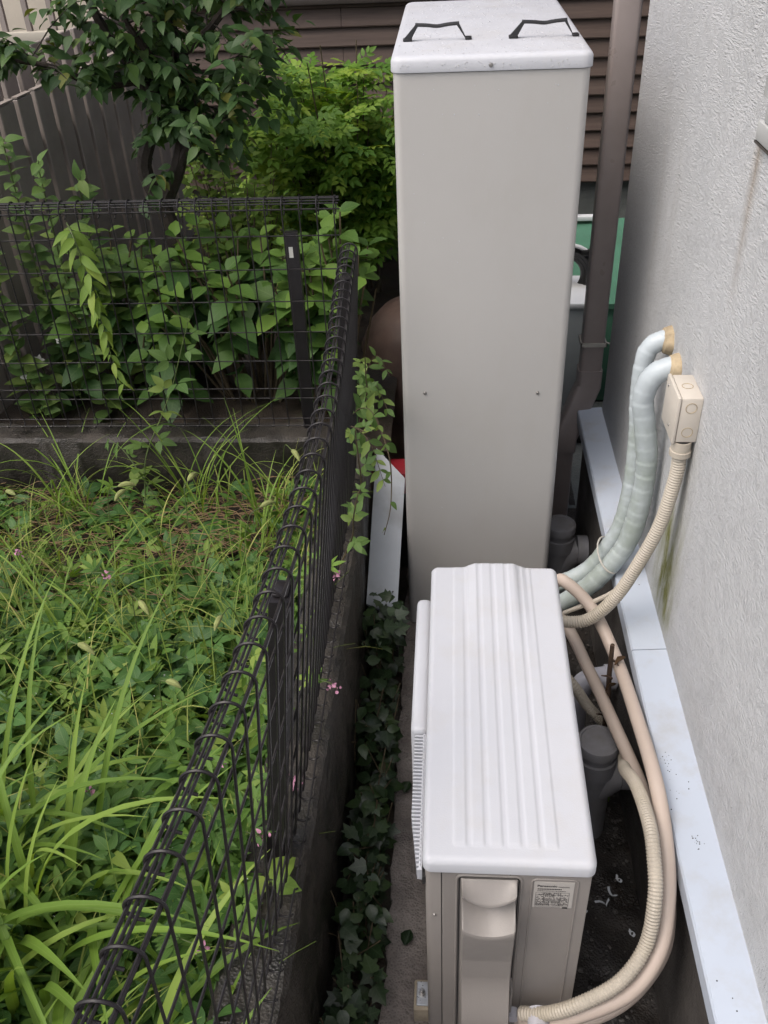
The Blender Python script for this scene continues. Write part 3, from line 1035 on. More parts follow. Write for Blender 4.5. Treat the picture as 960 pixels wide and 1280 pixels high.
    pr.out('small_print', 'label_print', pl, smooth=False)
    cu = bpy.data.curves.new('wordmark', 'FONT')
    cu.body = 'Panasonic'
    cu.size = 0.0088
    cu.extrude = 0.0
    cu.offset = 0.0002
    to = bpy.data.objects.new('wordmark_tmp', cu)
    COL.objects.link(to)
    bpy.context.view_layer.update()
    me = bpy.data.meshes.new_from_object(to.evaluated_get(bpy.context.evaluated_depsgraph_get()))
    bpy.data.objects.remove(to)
    me.name = 'wordmark'
    me.materials.clear()
    me.materials.append(M['label_print'])
    wm = link(bpy.data.objects.new('wordmark', me), pl)
    wm.location = (0.2015 + U0, yq + V0, 0.6535 + Z0)
    wm.rotation_euler = (math.radians(90), 0, 0)
    # screws
    for a, b, z in ((0.030 + 0.014, 0.0072, 0.6885), (0.152, 0.0072, 0.6885), (0.020, 0.0098, 0.545)):
        L().lathe([(0.0, -0.003), (0.0024, -0.0028), (0.0033, 0.0)], (a, b, z), 10, 'Y', False).out('screw', 'screw_steel')
    # foot brackets with bolts on resin blocks
    for v in (0.09, 0.69):
        ft = L().box((-0.024, v - 0.026, 0.078), (0.31, v + 0.026, 0.0842), 0.0015, 1).out('foot_bracket', 'galvanised')
        for a in (-0.012, 0.298):
            L().lathe([(0.0075, 0.0), (0.0075, 0.006), (0.004, 0.0062), (0.004, 0.016), (0.0, 0.0162)], (a, v, 0.0843), 12, 'Z', False).out('bolt', 'screw_steel', ft)
        L().box((-0.030, v - 0.034, 0.005), (0.318, v + 0.034, 0.0775), 0.004).out('foot_block', 'resin_block')
    L().lathe([(0.012, 0.0), (0.012, 0.02)], (0.175, -0.03, 0.24), 12, 'Y', True).out('valve_stub', 'pvc_white')
build_heat_pump()

# ================================================================== PIPES ON THE WALL
def build_pipes():
    def wrapped(name, label, pts, r0, ends):
        t = thing(name, label, 'pipe', pts[-1])
        path = resample(cr(pts, 16), 0.004)
        R = []
        rr = random.Random(len(label))
        k, wl, am = 0.0, 0.036, 0.05
        for i in range(len(path)):
            k += 0.004 / wl
            if k >= 1.0:
                k -= 1.0
                wl = rr.uniform(0.024, 0.048)
                am = rr.uniform(0.03, 0.075)
            q = k
            R.append(r0 * (1.0 - am * q + 0.018 * math.sin(i * 0.11)) )
        MB().tube(path, R, 20).build('wrapping', 'insulation_tape', t, angle=50)
        e = MB().lathe([(r0 * 0.9, -0.016), (r0 * 1.25, -0.010), (r0 * 1.42, 0.004), (r0 * 1.45, 0.012)], ends, 20, 'X', False)
        e.v = [(x, y + 0.004 * fbm(y * 40, z * 40, 1, 3), z + 0.004 * fbm(y * 40, z * 40, 1, 8)) for x, y, z in e.v]
        e.build('sealing_putty', 'putty', t)
        return t
    wrapped('insulated_pipe', 'tape wrapped pale blue pipe leaving the upper wall hole behind its twin',
            [(0.56, 2.04, 1.156), (0.515, 2.04, 1.160), (0.483, 2.04, 1.135), (0.474, 2.035, 1.08), (0.476, 2.03, 0.99), (0.482, 2.02, 0.915), (0.481, 2.0, 0.763), (0.469, 1.99, 0.658), (0.447, 1.985, 0.592), (0.399, 1.985, 0.498), (0.332, 1.985, 0.446), (0.24, 2.0, 0.40), (0.12, 2.03, 0.35)], 0.0240, (0.525, 2.04, 1.157))
    wrapped('insulated_pipe', 'tape wrapped pale blue pipe leaving the lower wall hole in front of its twin',
            [(0.56, 1.942, 1.131), (0.515, 1.942, 1.136), (0.478, 1.942, 1.112), (0.464, 1.943, 1.055), (0.475, 1.94, 0.99), (0.492, 1.935, 0.89), (0.493, 1.93, 0.772), (0.476, 1.925, 0.646), (0.440, 1.92, 0.566), (0.374, 1.92, 0.471), (0.28, 1.93, 0.39), (0.12, 1.96, 0.32)], 0.0268, (0.525, 1.942, 1.133))
    tie = thing('pipe_tie', 'white cable tie binding the two wrapped pipes above the ledge', 'cable tie', (0.42, 1.95, 0.57))
    pth = []
    for k in range(25):
        a = 2 * math.pi * k / 24
        pth.append((0.4345 + 0.031 * math.cos(a) + 0.004 * math.sin(a), 1.953 + 0.0605 * math.sin(a), 0.568 - 0.020 * math.cos(a) + 0.012 * math.sin(a)))
    MB().tube(pth, 0.0024, 6).build('loop', 'bracket_cream', tie)

    # junction box
    j = thing('junction_box', 'beige square junction box on the stucco wall beside the wrapped pipes', 'junction box', (0.508, 1.76, 1.08))
    MB().box((0.488, 1.705, 1.078), (0.5335, 1.815, 1.186), 0.004, 2).build('box', 'box_beige', j)
    MB().box((0.4795, 1.703, 1.076), (0.4875, 1.817, 1.188), 0.003, 2).build('lid', 'box_beige', j)
    for yy, zz in ((1.745, 1.100), (1.795, 1.170)):
        MB().lathe([(0.0, -0.002), (0.003, -0.0015), (0.0034, 0.0)], (0.4795, yy, zz), 10, 'X', False).build('screw', 'screw_steel', j)
    for xx, zz in ((0.510, 1.163), (0.510, 1.104)):
        p = [(xx + 0.0115 * math.cos(2 * math.pi * k / 24), 1.7046, zz + 0.0115 * math.sin(2 * math.pi * k / 24)) for k in range(25)]
        MB().tube(p, 0.0008, 5).build('knockout', 'putty', j)
    p = [(0.510 + 0.0115 * math.cos(2 * math.pi * k / 24), 1.76 + 0.0115 * math.sin(2 * math.pi * k / 24), 1.1864) for k in range(25)]
    MB().tube(p, 0.0008, 5).build('knockout', 'putty', j)

    def ribbed(path_pts, r0, pitch=0.0066):
        path = resample(cr(path_pts, 16), pitch / 2)
        R = [r0 if i % 2 else r0 * 0.88 for i in range(len(path))]
        return MB().tube(path, R, 16)
    t = thing('corrugated_conduit', 'corrugated beige conduit hanging from the junction box towards the heat pump', 'conduit', (0.3, 1.68, 0.5))
    MB().lathe([(0.0235, 0.0), (0.0235, 0.012), (0.021, 0.013), (0.021, 0.036)], (0.507, 1.72, 1.0402), 18).build('connector', 'conduit_beige', t)
    MB().lathe([(0.018, 0.0), (0.018, 0.013)], (0.507, 1.72, 1.0637), 18).build('collar', 'gap_dark', t)
    ribbed([(0.507, 1.72, 1.045), (0.506, 1.715, 0.985), (0.488, 1.705, 0.863), (0.455, 1.70, 0.756), (0.411, 1.70, 0.642), (0.360, 1.705, 0.566), (0.312, 1.715, 0.54), (0.25, 1.74, 0.53), (0.12, 1.78, 0.50)], 0.0162).build('hose', 'conduit_beige', t, angle=20)
    t = thing('wall_cable', 'thin beige cable running close behind the corrugated conduit', 'cable', (0.44, 1.75, 0.7))
    MB().tube(cr([(0.520, 1.735, 1.07), (0.522, 1.735, 0.98), (0.508, 1.735, 0.86), (0.474, 1.735, 0.745), (0.437, 1.74, 0.66), (0.40, 1.75, 0.60), (0.30, 1.77, 0.52)], 8), 0.006, 8).build('sheath', 'conduit_beige', t)

    # pipes sweeping along the foundation to the near end of the unit
    t = thing('smooth_pipe', 'pinkish beige pipe on top of the bundle curving beside the white ledge', 'pipe', (0.43, 1.2, 0.5))
    A = [(0.20, 1.85, 0.50), (0.275, 1.815, 0.585), (0.300, 1.795, 0.605), (0.368, 1.745, 0.556), (0.420, 1.621, 0.492), (0.428, 1.413, 0.528), (0.430, 1.218, 0.560), (0.430, 1.087, 0.532), (0.424, 0.999, 0.480), (0.402, 0.928, 0.425), (0.344, 0.878, 0.366), (0.249, 0.858, 0.312), (0.190, 0.866, 0.270), (0.150, 0.882, 0.243)]
    MB().tube(cr(A, 10), 0.0158, 18).build('sleeve', 'pipe_pink', t)
    t = thing('smooth_pipe', 'pinkish beige pipe under the bundle passing the dead twig', 'pipe', (0.41, 1.3, 0.4))
    B = [(0.20, 1.88, 0.47), (0.305, 1.82, 0.450), (0.367, 1.68, 0.398), (0.400, 1.50, 0.412), (0.438, 1.33, 0.400), (0.446, 1.20, 0.412), (0.446, 1.09, 0.424), (0.438, 1.01, 0.400), (0.422, 0.965, 0.335), (0.364, 0.925, 0.250), (0.279, 0.900, 0.205), (0.19, 0.895, 0.19), (0.14, 0.90, 0.185)]
    MB().tube(cr(B, 10), 0.0158, 18).build('sleeve', 'pipe_pink', t)
    t = thing('corrugated_conduit', 'corrugated beige conduit curling round the near corner into the valve cover', 'conduit', (0.40, 1.1, 0.5))
    C = [(0.25, 1.72, 0.43), (0.316, 1.645, 0.395), (0.362, 1.635, 0.322), (0.405, 1.605, 0.287), (0.434, 1.53, 0.300), (0.424, 1.44, 0.345), (0.400, 1.34, 0.440), (0.394, 1.22, 0.540), (0.394, 1.10, 0.580), (0.392, 1.03, 0.570), (0.389, 0.975, 0.533), (0.374, 0.925, 0.455), (0.324, 0.880, 0.402), (0.246, 0.858, 0.352), (0.19, 0.862, 0.305), (0.145, 0.876, 0.273)]
    ribbed(C, 0.0145).build('hose', 'conduit_beige', t, angle=20)
    MB().lathe([(0.021, 0.0), (0.021, 0.035)], (0.178, 0.843, 0.285), 14, 'Y').build('end_clamp', 'pvc_white', t)

    # drains
    def drain(label, x, y, ztop, r):
        t = thing('drain_pipe', label, 'drain pipe', (x, y, 0))
        MB().lathe([(r * .93, 0.0), (r * .93, ztop - 0.105), (r * 1.06, ztop - 0.104), (r * 1.06, ztop - 0.055), (r * .93, ztop - 0.054), (r * .93, ztop - 0.028)], (x, y, 0.0), 28).build('riser', 'pvc_grey', t)
        MB().lathe([(r * 1.08, 0.0), (r * 1.08, 0.022), (r * 1.03, 0.027), (r * 0.92, 0.0275), (r * .88, 0.025), (0.0, 0.0255)], (x, y, ztop - 0.0285), 28, cap=False).build('cap', 'pvc_grey', t)
        b = [(x, y, ztop - 0.20), (x + 0.05, y + 0.01, ztop - 0.165), (x + 0.085, y + 0.015, ztop - 0.14)]
        MB().tube(cr([(x + 0.01, y, ztop - 0.17), (x + 0.05, y, ztop - 0.125), (x + 0.075, y, ztop - 0.11)], 5), r * 0.9, 24).build('branch', 'pvc_grey', t)
        MB().lathe([(r * 1.02, 0.0), (r * 1.02, 0.034), (r * .95, 0.036), (r * .5, 0.0365)], (x + 0.062, y, ztop - 0.113), 24, 'X').build('branch_socket', 'pvc_grey', t)
        return t
    drain('dark grey drain pipe with round cap beside the heat pump, under the twig', 0.3705, 1.495, 0.355, 0.0475)
    drain('dark grey drain pipe with round cap tucked beside the foot of the tall tank', 0.376, 2.46, 0.295, 0.048)
    t = thing('white_elbow_pipe', 'short white bent pipe coming out of the foundation behind the twig', 'pipe', (0.40, 1.83, 0))
    MB().tube(cr([(0.368, 1.80, 0.02), (0.368, 1.80, 0.12), (0.370, 1.80, 0.185), (0.388, 1.81, 0.225), (0.44, 1.82, 0.233), (0.49, 1.825, 0.233)], 8), 0.031, 18).build('bend', 'pvc_white', t)
    MB().lathe([(0.036, 0), (0.036, 0.03)], (0.44, 1.821, 0.233), 18, 'X').build('socket', 'pvc_white', t)
    t = thing('drain_block', 'small white stained block on the dirt behind the capped drain', 'block', (0.40, 1.64, 0.0))
    MB().box((0.345, 1.60, 0.0), (0.435, 1.69, 0.10), 0.008).build('block', 'pvc_white', t)
    # dead twig
    t = thing('dead_twig', 'dead brown twig with a curled leaf standing behind the capped drain', 'twig', (0.40, 1.585, 0.0))
    MB().tube(cr([(0.402, 1.585, 0.0), (0.404, 1.59, 0.20), (0.403, 1.59, 0.36), (0.398, 1.60, 0.47), (0.396, 1.605, 0.57)], 6), [0.009 - 0.0035 * i / 24 for i in range(25)], 8).build('stem', 'twig_brown', t)
    for p, q in (((0.403, 1.59, 0.47), (0.375, 1.585, 0.485)), ((0.399, 1.60, 0.525), (0.42, 1.60, 0.50)), ((0.404, 1.59, 0.33), (0.375, 1.58, 0.352)), ((0.404, 1.59, 0.34), (0.422, 1.585, 0.355))):
        MB().tube([p, Vector(p).lerp(Vector(q), 0.5) + Vector((0, 0, 0.004)), q], [0.0035, 0.0028, 0.0015], 6).build('side_shoot', 'twig_brown', t)
    for (px, py, pz, az) in ((0.385, 1.58, 0.42, 2.8), (0.398, 1.59, 0.455, 0.6), (0.409, 1.596, 0.54, 1.3)):
        v, f, u = TPL['broad']
        m = basis((math.sin(az) * .5, 0.2, -1), (0.4, -1, 0.2)) * 0.045
        raw_mesh('dead_leaf', [tuple(Vector((px, py, pz)) + m @ Vector((a * 1.1, b, c_ + 0.4 * a * a))) for a, b, c_ in v], f, u, 'dead_leaf', t)
build_pipes()

# ================================================================== MESH FENCES
def build_fences():
    FP = [(0.20, -0.335), (0.356, -0.319), (0.40, -0.301), (0.50, -0.289), (0.60, -0.278), (0.708, -0.266), (0.858, -0.252), (1.0, -0.238), (1.143, -0.227), (1.287, -0.224), (1.513, -0.230), (1.80, -0.239), (2.045, -0.246), (2.258, -0.252), (2.4, -0.256)]
    ys = np.array([p[0] for p in FP])
    xs = np.array([p[1] for p in FP])
    sm = np.poly1d(np.polyfit(ys, xs, 4))
    XT = lambda y: float(sm(max(y, 0.18))) if y > 0.18 else float(sm(0.18)) - (0.18 - y) * 0.08
    XB = lambda y: -0.288 - 0.014 * max(0.0, (1.1 - y) / 0.5) + 0.010 * max(0.0, min(1.0, (y - 1.6) / 0.4))
    def fence(name, label, frame, n, s0, pitch, zt, zb, levels, rod, R=0.0215, rods=((18, 1.15), (84, 0.8), (104, 0.8), (168, 0.95))):
        """frame(s, lateral, z) -> world point. lateral 0 is the mesh plane, + is the side the top roll leans to"""
        base = frame(s0 + n * pitch / 2, 0, zb)
        t = thing(name, label, 'fence', base)
        zc = zt - R
        for i in range(n):
            s = s0 + i * pitch
            P = []
            # bottom roll, small
            for k in range(7):
                a = math.radians(-60 + 215 * k / 6)
                P.append(frame(s, -0.006 + 0.015 * math.cos(a), zb + 0.022 - 0.016 * math.sin(a)))
            P = P[::-1]
            for z in np.linspace(zb + 0.055, zc - 0.01, 9):
                P.append(frame(s, 0, z))
            for k in range(15):
                a = math.radians(0 + 262 * k / 14)
                P.append(frame(s, R - R * math.cos(a), zc + R * math.sin(a)))
            MB().tube(P, 0.00215, 6).build('vertical_wire', 'fence_black', t)
        def hor(lat, z, r, nm):
            P = [frame(s, lat, z) for s in np.linspace(s0 - 0.012, s0 + (n - 1) * pitch + 0.012, 40)]
            MB().tube(P, r, 6).build(nm, 'fence_black', t)
        for ang, rr_ in rods:
            a = math.radians(ang)
            hor(R - (R - 0.0042) * math.cos(a), zc + (R - 0.0042) * math.sin(a), rod * rr_, 'roll_wire')
        hor(-0.014, zb + 0.012, 0.0019, 'roll_wire')
        for z in levels:
            hor(0.0040, z, 0.0020, 'horizontal_wire')
        return t
    lv = [1.246, 1.146, 1.046, 0.946, 0.848, 0.750, 0.715, 0.640]
    def fr_r(s, lat, z):
        f = (z - 0.60) / (1.31 - 0.60)
        x = XB(s) + (XT(s) + 0.0215 - XB(s)) * f
        return (x - lat, s, z)
    levr = [1.265 - 0.1 * k for k in range(6)] + [0.690, 0.640]
    t = fence('mesh_fence', 'long black wire mesh fence running beside the garden weeds towards the tank', fr_r, 50, -0.17, 0.0496, 1.331, 0.598, levr, 0.0025)
    for y in (1.02, 2.24):
        x = XT(y) * 0.5 + XB(y) * 0.5 - 0.020
        p = MB()
        p.add([(XB(y) - 0.030 - 0.012 + dx, y + dy, 0.55) for dx, dy in ((-.016, -.026), (.016, -.026), (.016, .026), (-.016, .026))] +
              [(XT(y) - 0.012 + dx, y + dy, 1.245) for dx, dy in ((-.016, -.026), (.016, -.026), (.016, .026), (-.016, .026))],
              [(0, 3, 2, 1), (4, 5, 6, 7), (0, 1, 5, 4), (1, 2, 6, 5), (2, 3, 7, 6), (3, 0, 4, 7)])
        q = p.build('post', 'fence_black', t, smooth=False)
        MB().box((XT(y) - 0.024, y - 0.016, 1.2455), (XT(y) + 0.000, y + 0.016, 1.252), 0.003).build('post_cap', 'fence_black', q)
    def fr_b(s, lat, z):
        return (s, 2.563 + lat, z)
    t = fence('mesh_fence', 'short black wire mesh fence crossing the back of the garden before the hydrangea', fr_b, 45, -2.515, 0.0498, 1.352, 0.612, lv, 0.0024, 0.027, ((-8, 1), (30, .8), (75, 1), (110, .8), (165, 1), (225, .9)))
    for x in (-0.457, -1.92):
        q = MB().box((x - 0.019, 2.577, 0.5), (x + 0.019, 2.605, 1.25), 0.002).build('post', 'fence_black', t)
        if x > -1:
            MB().box((x - 0.009, 2.5755, 1.178), (x + 0.003, 2.5768, 1.210)).build('sticker', 'sticker', q, smooth=False)
build_fences()

# ================================================================== BEYOND THE FENCE
def build_neighbours():
    n = thing('neighbour_house', 'neighbouring house clad in dark brown horizontal siding behind the tank', 'house', (1.0, 5.4, 0))
    YF = 5.2
    MB().box((-1.78, YF + 0.03, 0.60), (7.0, 10.0, 5.2)).build('wall', 'siding', n, smooth=False)
    MB().box((-1.76, YF + 0.05, -0.05), (6.98, 9.98, 0.598)).build('foundation', 'back_concrete', n, smooth=False)
    ex = 0.0893
    rr = random.Random(4)
    cuts = [-1.78, -0.55, 1.30, 3.6]
    for c in range(24):
        z = 0.602 + c * ex
        if 1.505 < z + ex * .5 < 1.59:
            pass
        for a, b in zip(cuts, cuts[1:]):
            sh = 0.0 if c % 2 else 0.34
            a2 = a + (sh if a > -1.7 else 0)
            b2 = b + (sh if b < 3.5 else 0)
            if 1.52 < z and a2 < -0.20 and b2 > -1.0:
                continue          # the window takes this place
            j = rr.random() * 0.003
            m = MB()
            y0, y1 = YF - 0.006 - j, YF + 0.012
            V = []
            for x in (a2 + 0.0012, b2 - 0.0012):
                V += [(x, YF + 0.029, z), (x, y0, z), (x, y0 - 0.002, z + 0.006), (x, y1, z + ex - 0.005), (x, YF + 0.029, z + ex - 0.002)]
            F = [(i, i + 1, 5 + i + 1, 5 + i) for i in range(4)] + [(4, 0, 5, 9), (0, 4, 3, 2, 1), (5, 6, 7, 8, 9)]
            m.add(V, F)
            m.build('siding_board', 'siding', n, smooth=False)
    # window over the shrubs
    w_ = MB().box((-1.40, YF - 0.05, 1.515), (0.42, YF + 0.028, 1.555), 0.004).build('window_sill', 'dark_frame', n)
    MB().box((-1.38, YF - 0.02, 1.5555), (0.40, YF + 0.026, 2.7)).build('window_pane', 'glass', n, smooth=False)
    MB().box((-0.52, YF - 0.03, 1.5556), (-0.46, YF - 0.0205, 2.7), 0.003).build('window_frame', 'dark_frame', n)

    c = thing('cream_house', 'cream plastered house wall glimpsed through leaves at the top left', 'house', (-4.5, 6.6, 0))
    MB().box((-9.0, 6.3, -0.05), (-1.95, 9.0, 4.8), 0.01).build('wall', 'cream_wall', c)
    MB().box((-9.1, 6.2, 4.801), (-1.85, 9.1, 5.0), 0.01).build('roof_edge', 'dark_frame', c)
    r = thing('cream_railing', 'cream top rail with thin brown balusters before the cream wall', 'railing', (-3.0, 5.15, 0.4))
    MB().box((-5.2, 5.12, 1.385), (-1.86, 5.18, 1.445), 0.006).build('top_rail', 'rail_cream', r)
    for k in range(26):
        x = -5.15 + k * 0.13
        MB().box((x - 0.013, 5.137, 0.4), (x + 0.013, 5.163, 1.3845)).build('baluster', 'slat_brown', r, smooth=False)
        MB().box((x - 0.013, 5.137, 1.4455), (x + 0.013, 5.163, 1.60)).build('baluster', 'slat_brown', r, smooth=False)

    def slats(label, X, y0, n_, pitch, wd, zt, zb, rails, caps):
        t = thing('slat_fence', label, 'fence', (X, y0 + n_ * pitch / 2, zb))
        rr = random.Random(int(-X * 100))
        me = None
        for k in range(n_):
            y = y0 + k * pitch
            if me is None:
                o = MB().box((-0.011, -wd / 2, zb), (0.011, wd / 2, zt), 0.003, 1).build('slat', 'slat_brown', None)
                me = o.data
                o.parent = t
            else:
                o = link(bpy.data.objects.new('slat', me), t)
            o.location = Vector((X, y, rr.uniform(-0.006, 0.006))) - WLOC[t.name]
            if caps:
                MB().box((X - 0.012, y - wd / 2 - 0.001, zt + 0.0065), (X + 0.012, y + wd / 2 + 0.001, zt + 0.011)).build('slat_cap', 'slat_cap', t, smooth=False)
        for z in rails:
            MB().box((X - 0.05, y0 - 0.1, z - 0.025), (X - 0.012, y0 + n_ * pitch, z + 0.025)).build('rail', 'slat_brown', t, smooth=False)
        for k in range(3):
            y = y0 + 0.05 + k * pitch * n_ / 2.2
            MB().box((X - 0.115, y - 0.03, zb - 0.3), (X - 0.0515, y + 0.03, zt - 0.05), 0.003).build('post', 'slat_brown', t)
        t.rotation_euler.z = math.radians(-7)
    slats('dark brown upright slat fence along the left edge behind the bushes', -1.53, 2.74, 17, 0.130, 0.104, 1.45, 0.42, (0.62, 1.28), True)
    slats('taller brown slat fence standing directly behind the first slat fence', -1.74, 2.80, 17, 0.130, 0.094, 1.545, 0.42, (0.66, 1.36), False)
    t = thing('white_pipe', 'white plastic pipe lying at the foot of the slat fence', 'pipe', (-1.62, 2.88, 0.47))
    MB().tube([(-1.74, 2.86, 0.468), (-1.57, 2.93, 0.50)], 0.017, 12).build('tube', 'pvc_white', t)

    # behind the tank, right side
    h = thing('water_heater', 'small white topped grey box half hidden behind the downspout', 'water heater', (0.52, 3.5, 0.0))
    MB().box((0.36, 3.42, 0.05), (0.60, 3.70, 0.632), 0.006).build('casing', 'heater_face', h)
    MB().box((0.352, 3.412, 0.6325), (0.608, 3.708, 0.660), 0.008).build('top', 'heater_top', h)
    MB().box((0.37, 3.44, 0.0), (0.59, 3.68, 0.0495)).build('base', 'gap_dark', h, smooth=False)
    g = thing('green_bin', 'green sheet metal storage bin with pegs behind the downspout', 'storage bin', (0.85, 4.1, 0.0))
    MB().box((0.50, 3.80, 0.005), (1.60, 4.50, 0.47), 0.01).build('body', 'green_paint', g)
    lid = MB()
    lid.add([(0.49, 3.785, 0.471), (1.61, 3.785, 0.471), (1.61, 4.52, 0.60), (0.49, 4.52, 0.60), (0.49, 3.785, 0.495), (1.61, 3.785, 0.495), (1.61, 4.52, 0.625), (0.49, 4.52, 0.625)],
            [(0, 3, 2, 1), (4, 5, 6, 7), (0, 1, 5, 4), (1, 2, 6, 5), (2, 3, 7, 6), (3, 0, 4, 7)])
    lid.build('lid', 'green_paint', g, smooth=False)
    MB().box((0.655, 3.79, 0.02), (0.659, 3.7995, 0.47)).build('seam', 'gap_dark', g, smooth=False)
    for x, z in ((0.632, 0.42), (0.645, 0.36)):
        MB().lathe([(0.0, -0.022), (0.012, -0.02), (0.018, -0.010), (0.018, 0.0)], (x, 3.80, z), 14, 'Y', False).build('peg', 'heater_face', g)
    MB().box((0.53, 4.46, 0.632), (0.72, 4.50, 0.655), 0.004).build('hinge_bar', 'heater_top', g)
    MB().box((0.55, 4.44, 0.625), (0.58, 4.48, 0.80), 0.004).build('latch', 'dark_frame', g)
    r = thing('hose_coil', 'black hose coil with white rim above the small grey box', 'hose', (0.50, 3.62, 0.66))
    for k, rad in enumerate((0.115, 0.10, 0.085)):
        MB().tube([(0.47 + rad * math.cos(2 * math.pi * i / 28), 3.60 + 0.012 * k, 0.675 + rad + rad * math.sin(2 * math.pi * i / 28) - rad + 0.02) for i in range(29)], 0.016, 8).build('loop', 'hose_black', r)
    MB().tube([(0.47 + 0.135 * math.cos(2 * math.pi * i / 32), 3.585, 0.70 + 0.135 * math.sin(2 * math.pi * i / 32)) for i in range(33)], 0.008, 8).build('rim', 'heater_top', r)
    MB().box((0.53, 3.57, 0.79), (0.60, 3.60, 0.815), 0.006).build('crank', 'hose_black', r)

    # left of the tank
    p = thing('brown_pot', 'big rounded brown pot half hidden behind the tank', 'pot', (-0.105, 3.42, 0.02))
    MB().lathe([(0.20, 0.0), (0.25, 0.2), (0.265, 0.36), (0.250, 0.48), (0.215, 0.565), (0.16, 0.625), (0.09, 0.655), (0.0, 0.662)], (-0.105, 3.42, 0.02), 40, cap=False).build('body', 'pot_brown', p, angle=70)
    b = thing('leaning_sheet', 'dirty white panel leaning between the kerb and the tank', 'panel', (-0.19, 2.1, 0.0))
    V = [(-0.243, 2.03, 0.312), (-0.151, 2.00, 0.292), (-0.140, 2.46, 0.475), (-0.237, 2.55, 0.535)]
    nrm = (Vector(V[1]) - Vector(V[0])).cross(Vector(V[3]) - Vector(V[0])).normalized() * 0.012
    MB().add(V + [tuple(Vector(q) - nrm) for q in V], [(0, 1, 2, 3), (7, 6, 5, 4), (0, 4, 5, 1), (1, 5, 6, 2), (2, 6, 7, 3), (3, 7, 4, 0)]).build('sheet', 'board_white', b, smooth=False)
    MB().box((-0.225, 2.05, 0.0), (-0.155, 2.12, 0.285)).build('support', 'gap_dark', b, smooth=False)
    q = thing('red_tray', 'red plastic tray edge peeking out above the white panel', 'tray', (-0.17, 2.62, 0.0))
    MB().box((-0.205, 2.56, 0.34), (-0.136, 2.66, 0.425), 0.008).build('tray', 'red_plastic', q)
    MB().box((-0.20, 2.57, 0.0), (-0.14, 2.65, 0.3385)).build('stand', 'gap_dark', q, smooth=False)
build_neighbours()

# ================================================================== PLANTS
CAMP = Vector((0, 0, 2.14))
def rdir(r, up=0.2, spread=1.0):
    a = r.uniform(0, 2 * math.pi)
    return Vector((math.cos(a) * spread, math.sin(a) * spread, r.gauss(up, 0.35)))

def limb(m, pts, r0, r1, n=7):
    P = cr(pts, 5)
    k = len(P) - 1
    m.tube(P, [r0 + (r1 - r0) * (i / k) for i in range(len(P))], n)
    return P

def build_tree():
    r = random.Random(21)
    t = thing('garden_tree', 'dark leaved small tree with crooked branches over the back mesh fence', 'tree', (-0.98, 3.2, 0.47))
    tr = MB()
    trunk = limb(tr, [(-0.98, 3.2, 0.42), (-1.0, 3.21, 0.75), (-0.99, 3.2, 1.0), (-1.015, 3.2, 1.16)], 0.038, 0.030, 10)
    tr.build('trunk', 'bark', t)
    L = [
        [(-1.015, 3.2, 1.14), (-0.93, 3.18, 1.28), (-0.88, 3.17, 1.42), (-0.85, 3.18, 1.52), (-0.88, 3.2, 1.66), (-0.86, 3.22, 1.9), (-0.80, 3.2, 2.2)],
        [(-1.015, 3.2, 1.14), (-1.06, 3.22, 1.28), (-0.98, 3.2, 1.45), (-1.00, 3.18, 1.56), (-1.07, 3.16, 1.68), (-1.12, 3.15, 1.85), (-1.1, 3.1, 2.2)],
        [(-0.93, 3.18, 1.28), (-0.83, 3.12, 1.40), (-0.72, 3.10, 1.47), (-0.62, 3.08, 1.58), (-0.55, 3.05, 1.70)],
        [(-1.00, 3.18, 1.56), (-1.13, 3.12, 1.56), (-1.25, 3.05, 1.63), (-1.38, 3.0, 1.66)],
        [(-0.88, 3.18, 1.62), (-0.75, 3.12, 1.70), (-0.62, 3.1, 1.82), (-0.5, 3.1, 1.9)],
        [(-0.98, 3.2, 1.48), (-0.93, 3.1, 1.62), (-0.97, 3.0, 1.78), (-0.95, 2.95, 2.0)],
    ]
    paths = []
    for k, p in enumerate(L):
        m = MB()
        P = limb(m, p, 0.030 if k < 2 else 0.017, 0.010 if k < 2 else 0.005)
        m.build('branch', 'bark', t)
        paths.append(P)
    tw = MB()
    items = []
    for P in paths:
        for i in range(5, len(P)):
            for _ in range(2 if r.random() < .75 else 3):
                d = rdir(r, 0.15).normalized()
                ln = r.uniform(0.10, 0.28)
                q0 = P[i]
                q1 = q0 + d * ln + Vector((0, 0, 0.02))
                if q1.z < 1.18 or q1.x > -0.46 or (q1.x < -1.12 and q1.z < 1.58) or (q1.z < 1.46 and -1.05 < q1.x < -0.80 and r.random() < .6):
                    continue
                if r.random() < 0.5 and q1.z > 1.2:
                    tw.tube([q0, q0.lerp(q1, .5) + Vector((0, 0, .012)), q1], [0.003, 0.0022, 0.0012], 5)
                nl = 11
                for j in range(nl):
                    f = 0.25 + 0.75 * j / (nl - 1)
                    p = q0.lerp(q1, f) + Vector((r.gauss(0, .01), r.gauss(0, .01), r.gauss(0, .01)))
                    sd = d.cross(Vector((0, 0, 1))) * (1 if j % 2 else -1)
                    ld = (d * 0.5 + sd * 0.8 + Vector((0, 0, -0.35 + r.gauss(0, .25))))
                    up = Vector((r.gauss(0, .35), r.gauss(-.25, .35), 1))
                    items.append((p, basis(ld, up), r.uniform(0.036, 0.070)))
    o = tw.build('twigs', 'bark', t)
    o['kind'] = 'stuff'
    foliage(t, 'ovate', 'leaf_tree', items, 300)
    return items
build_tree()

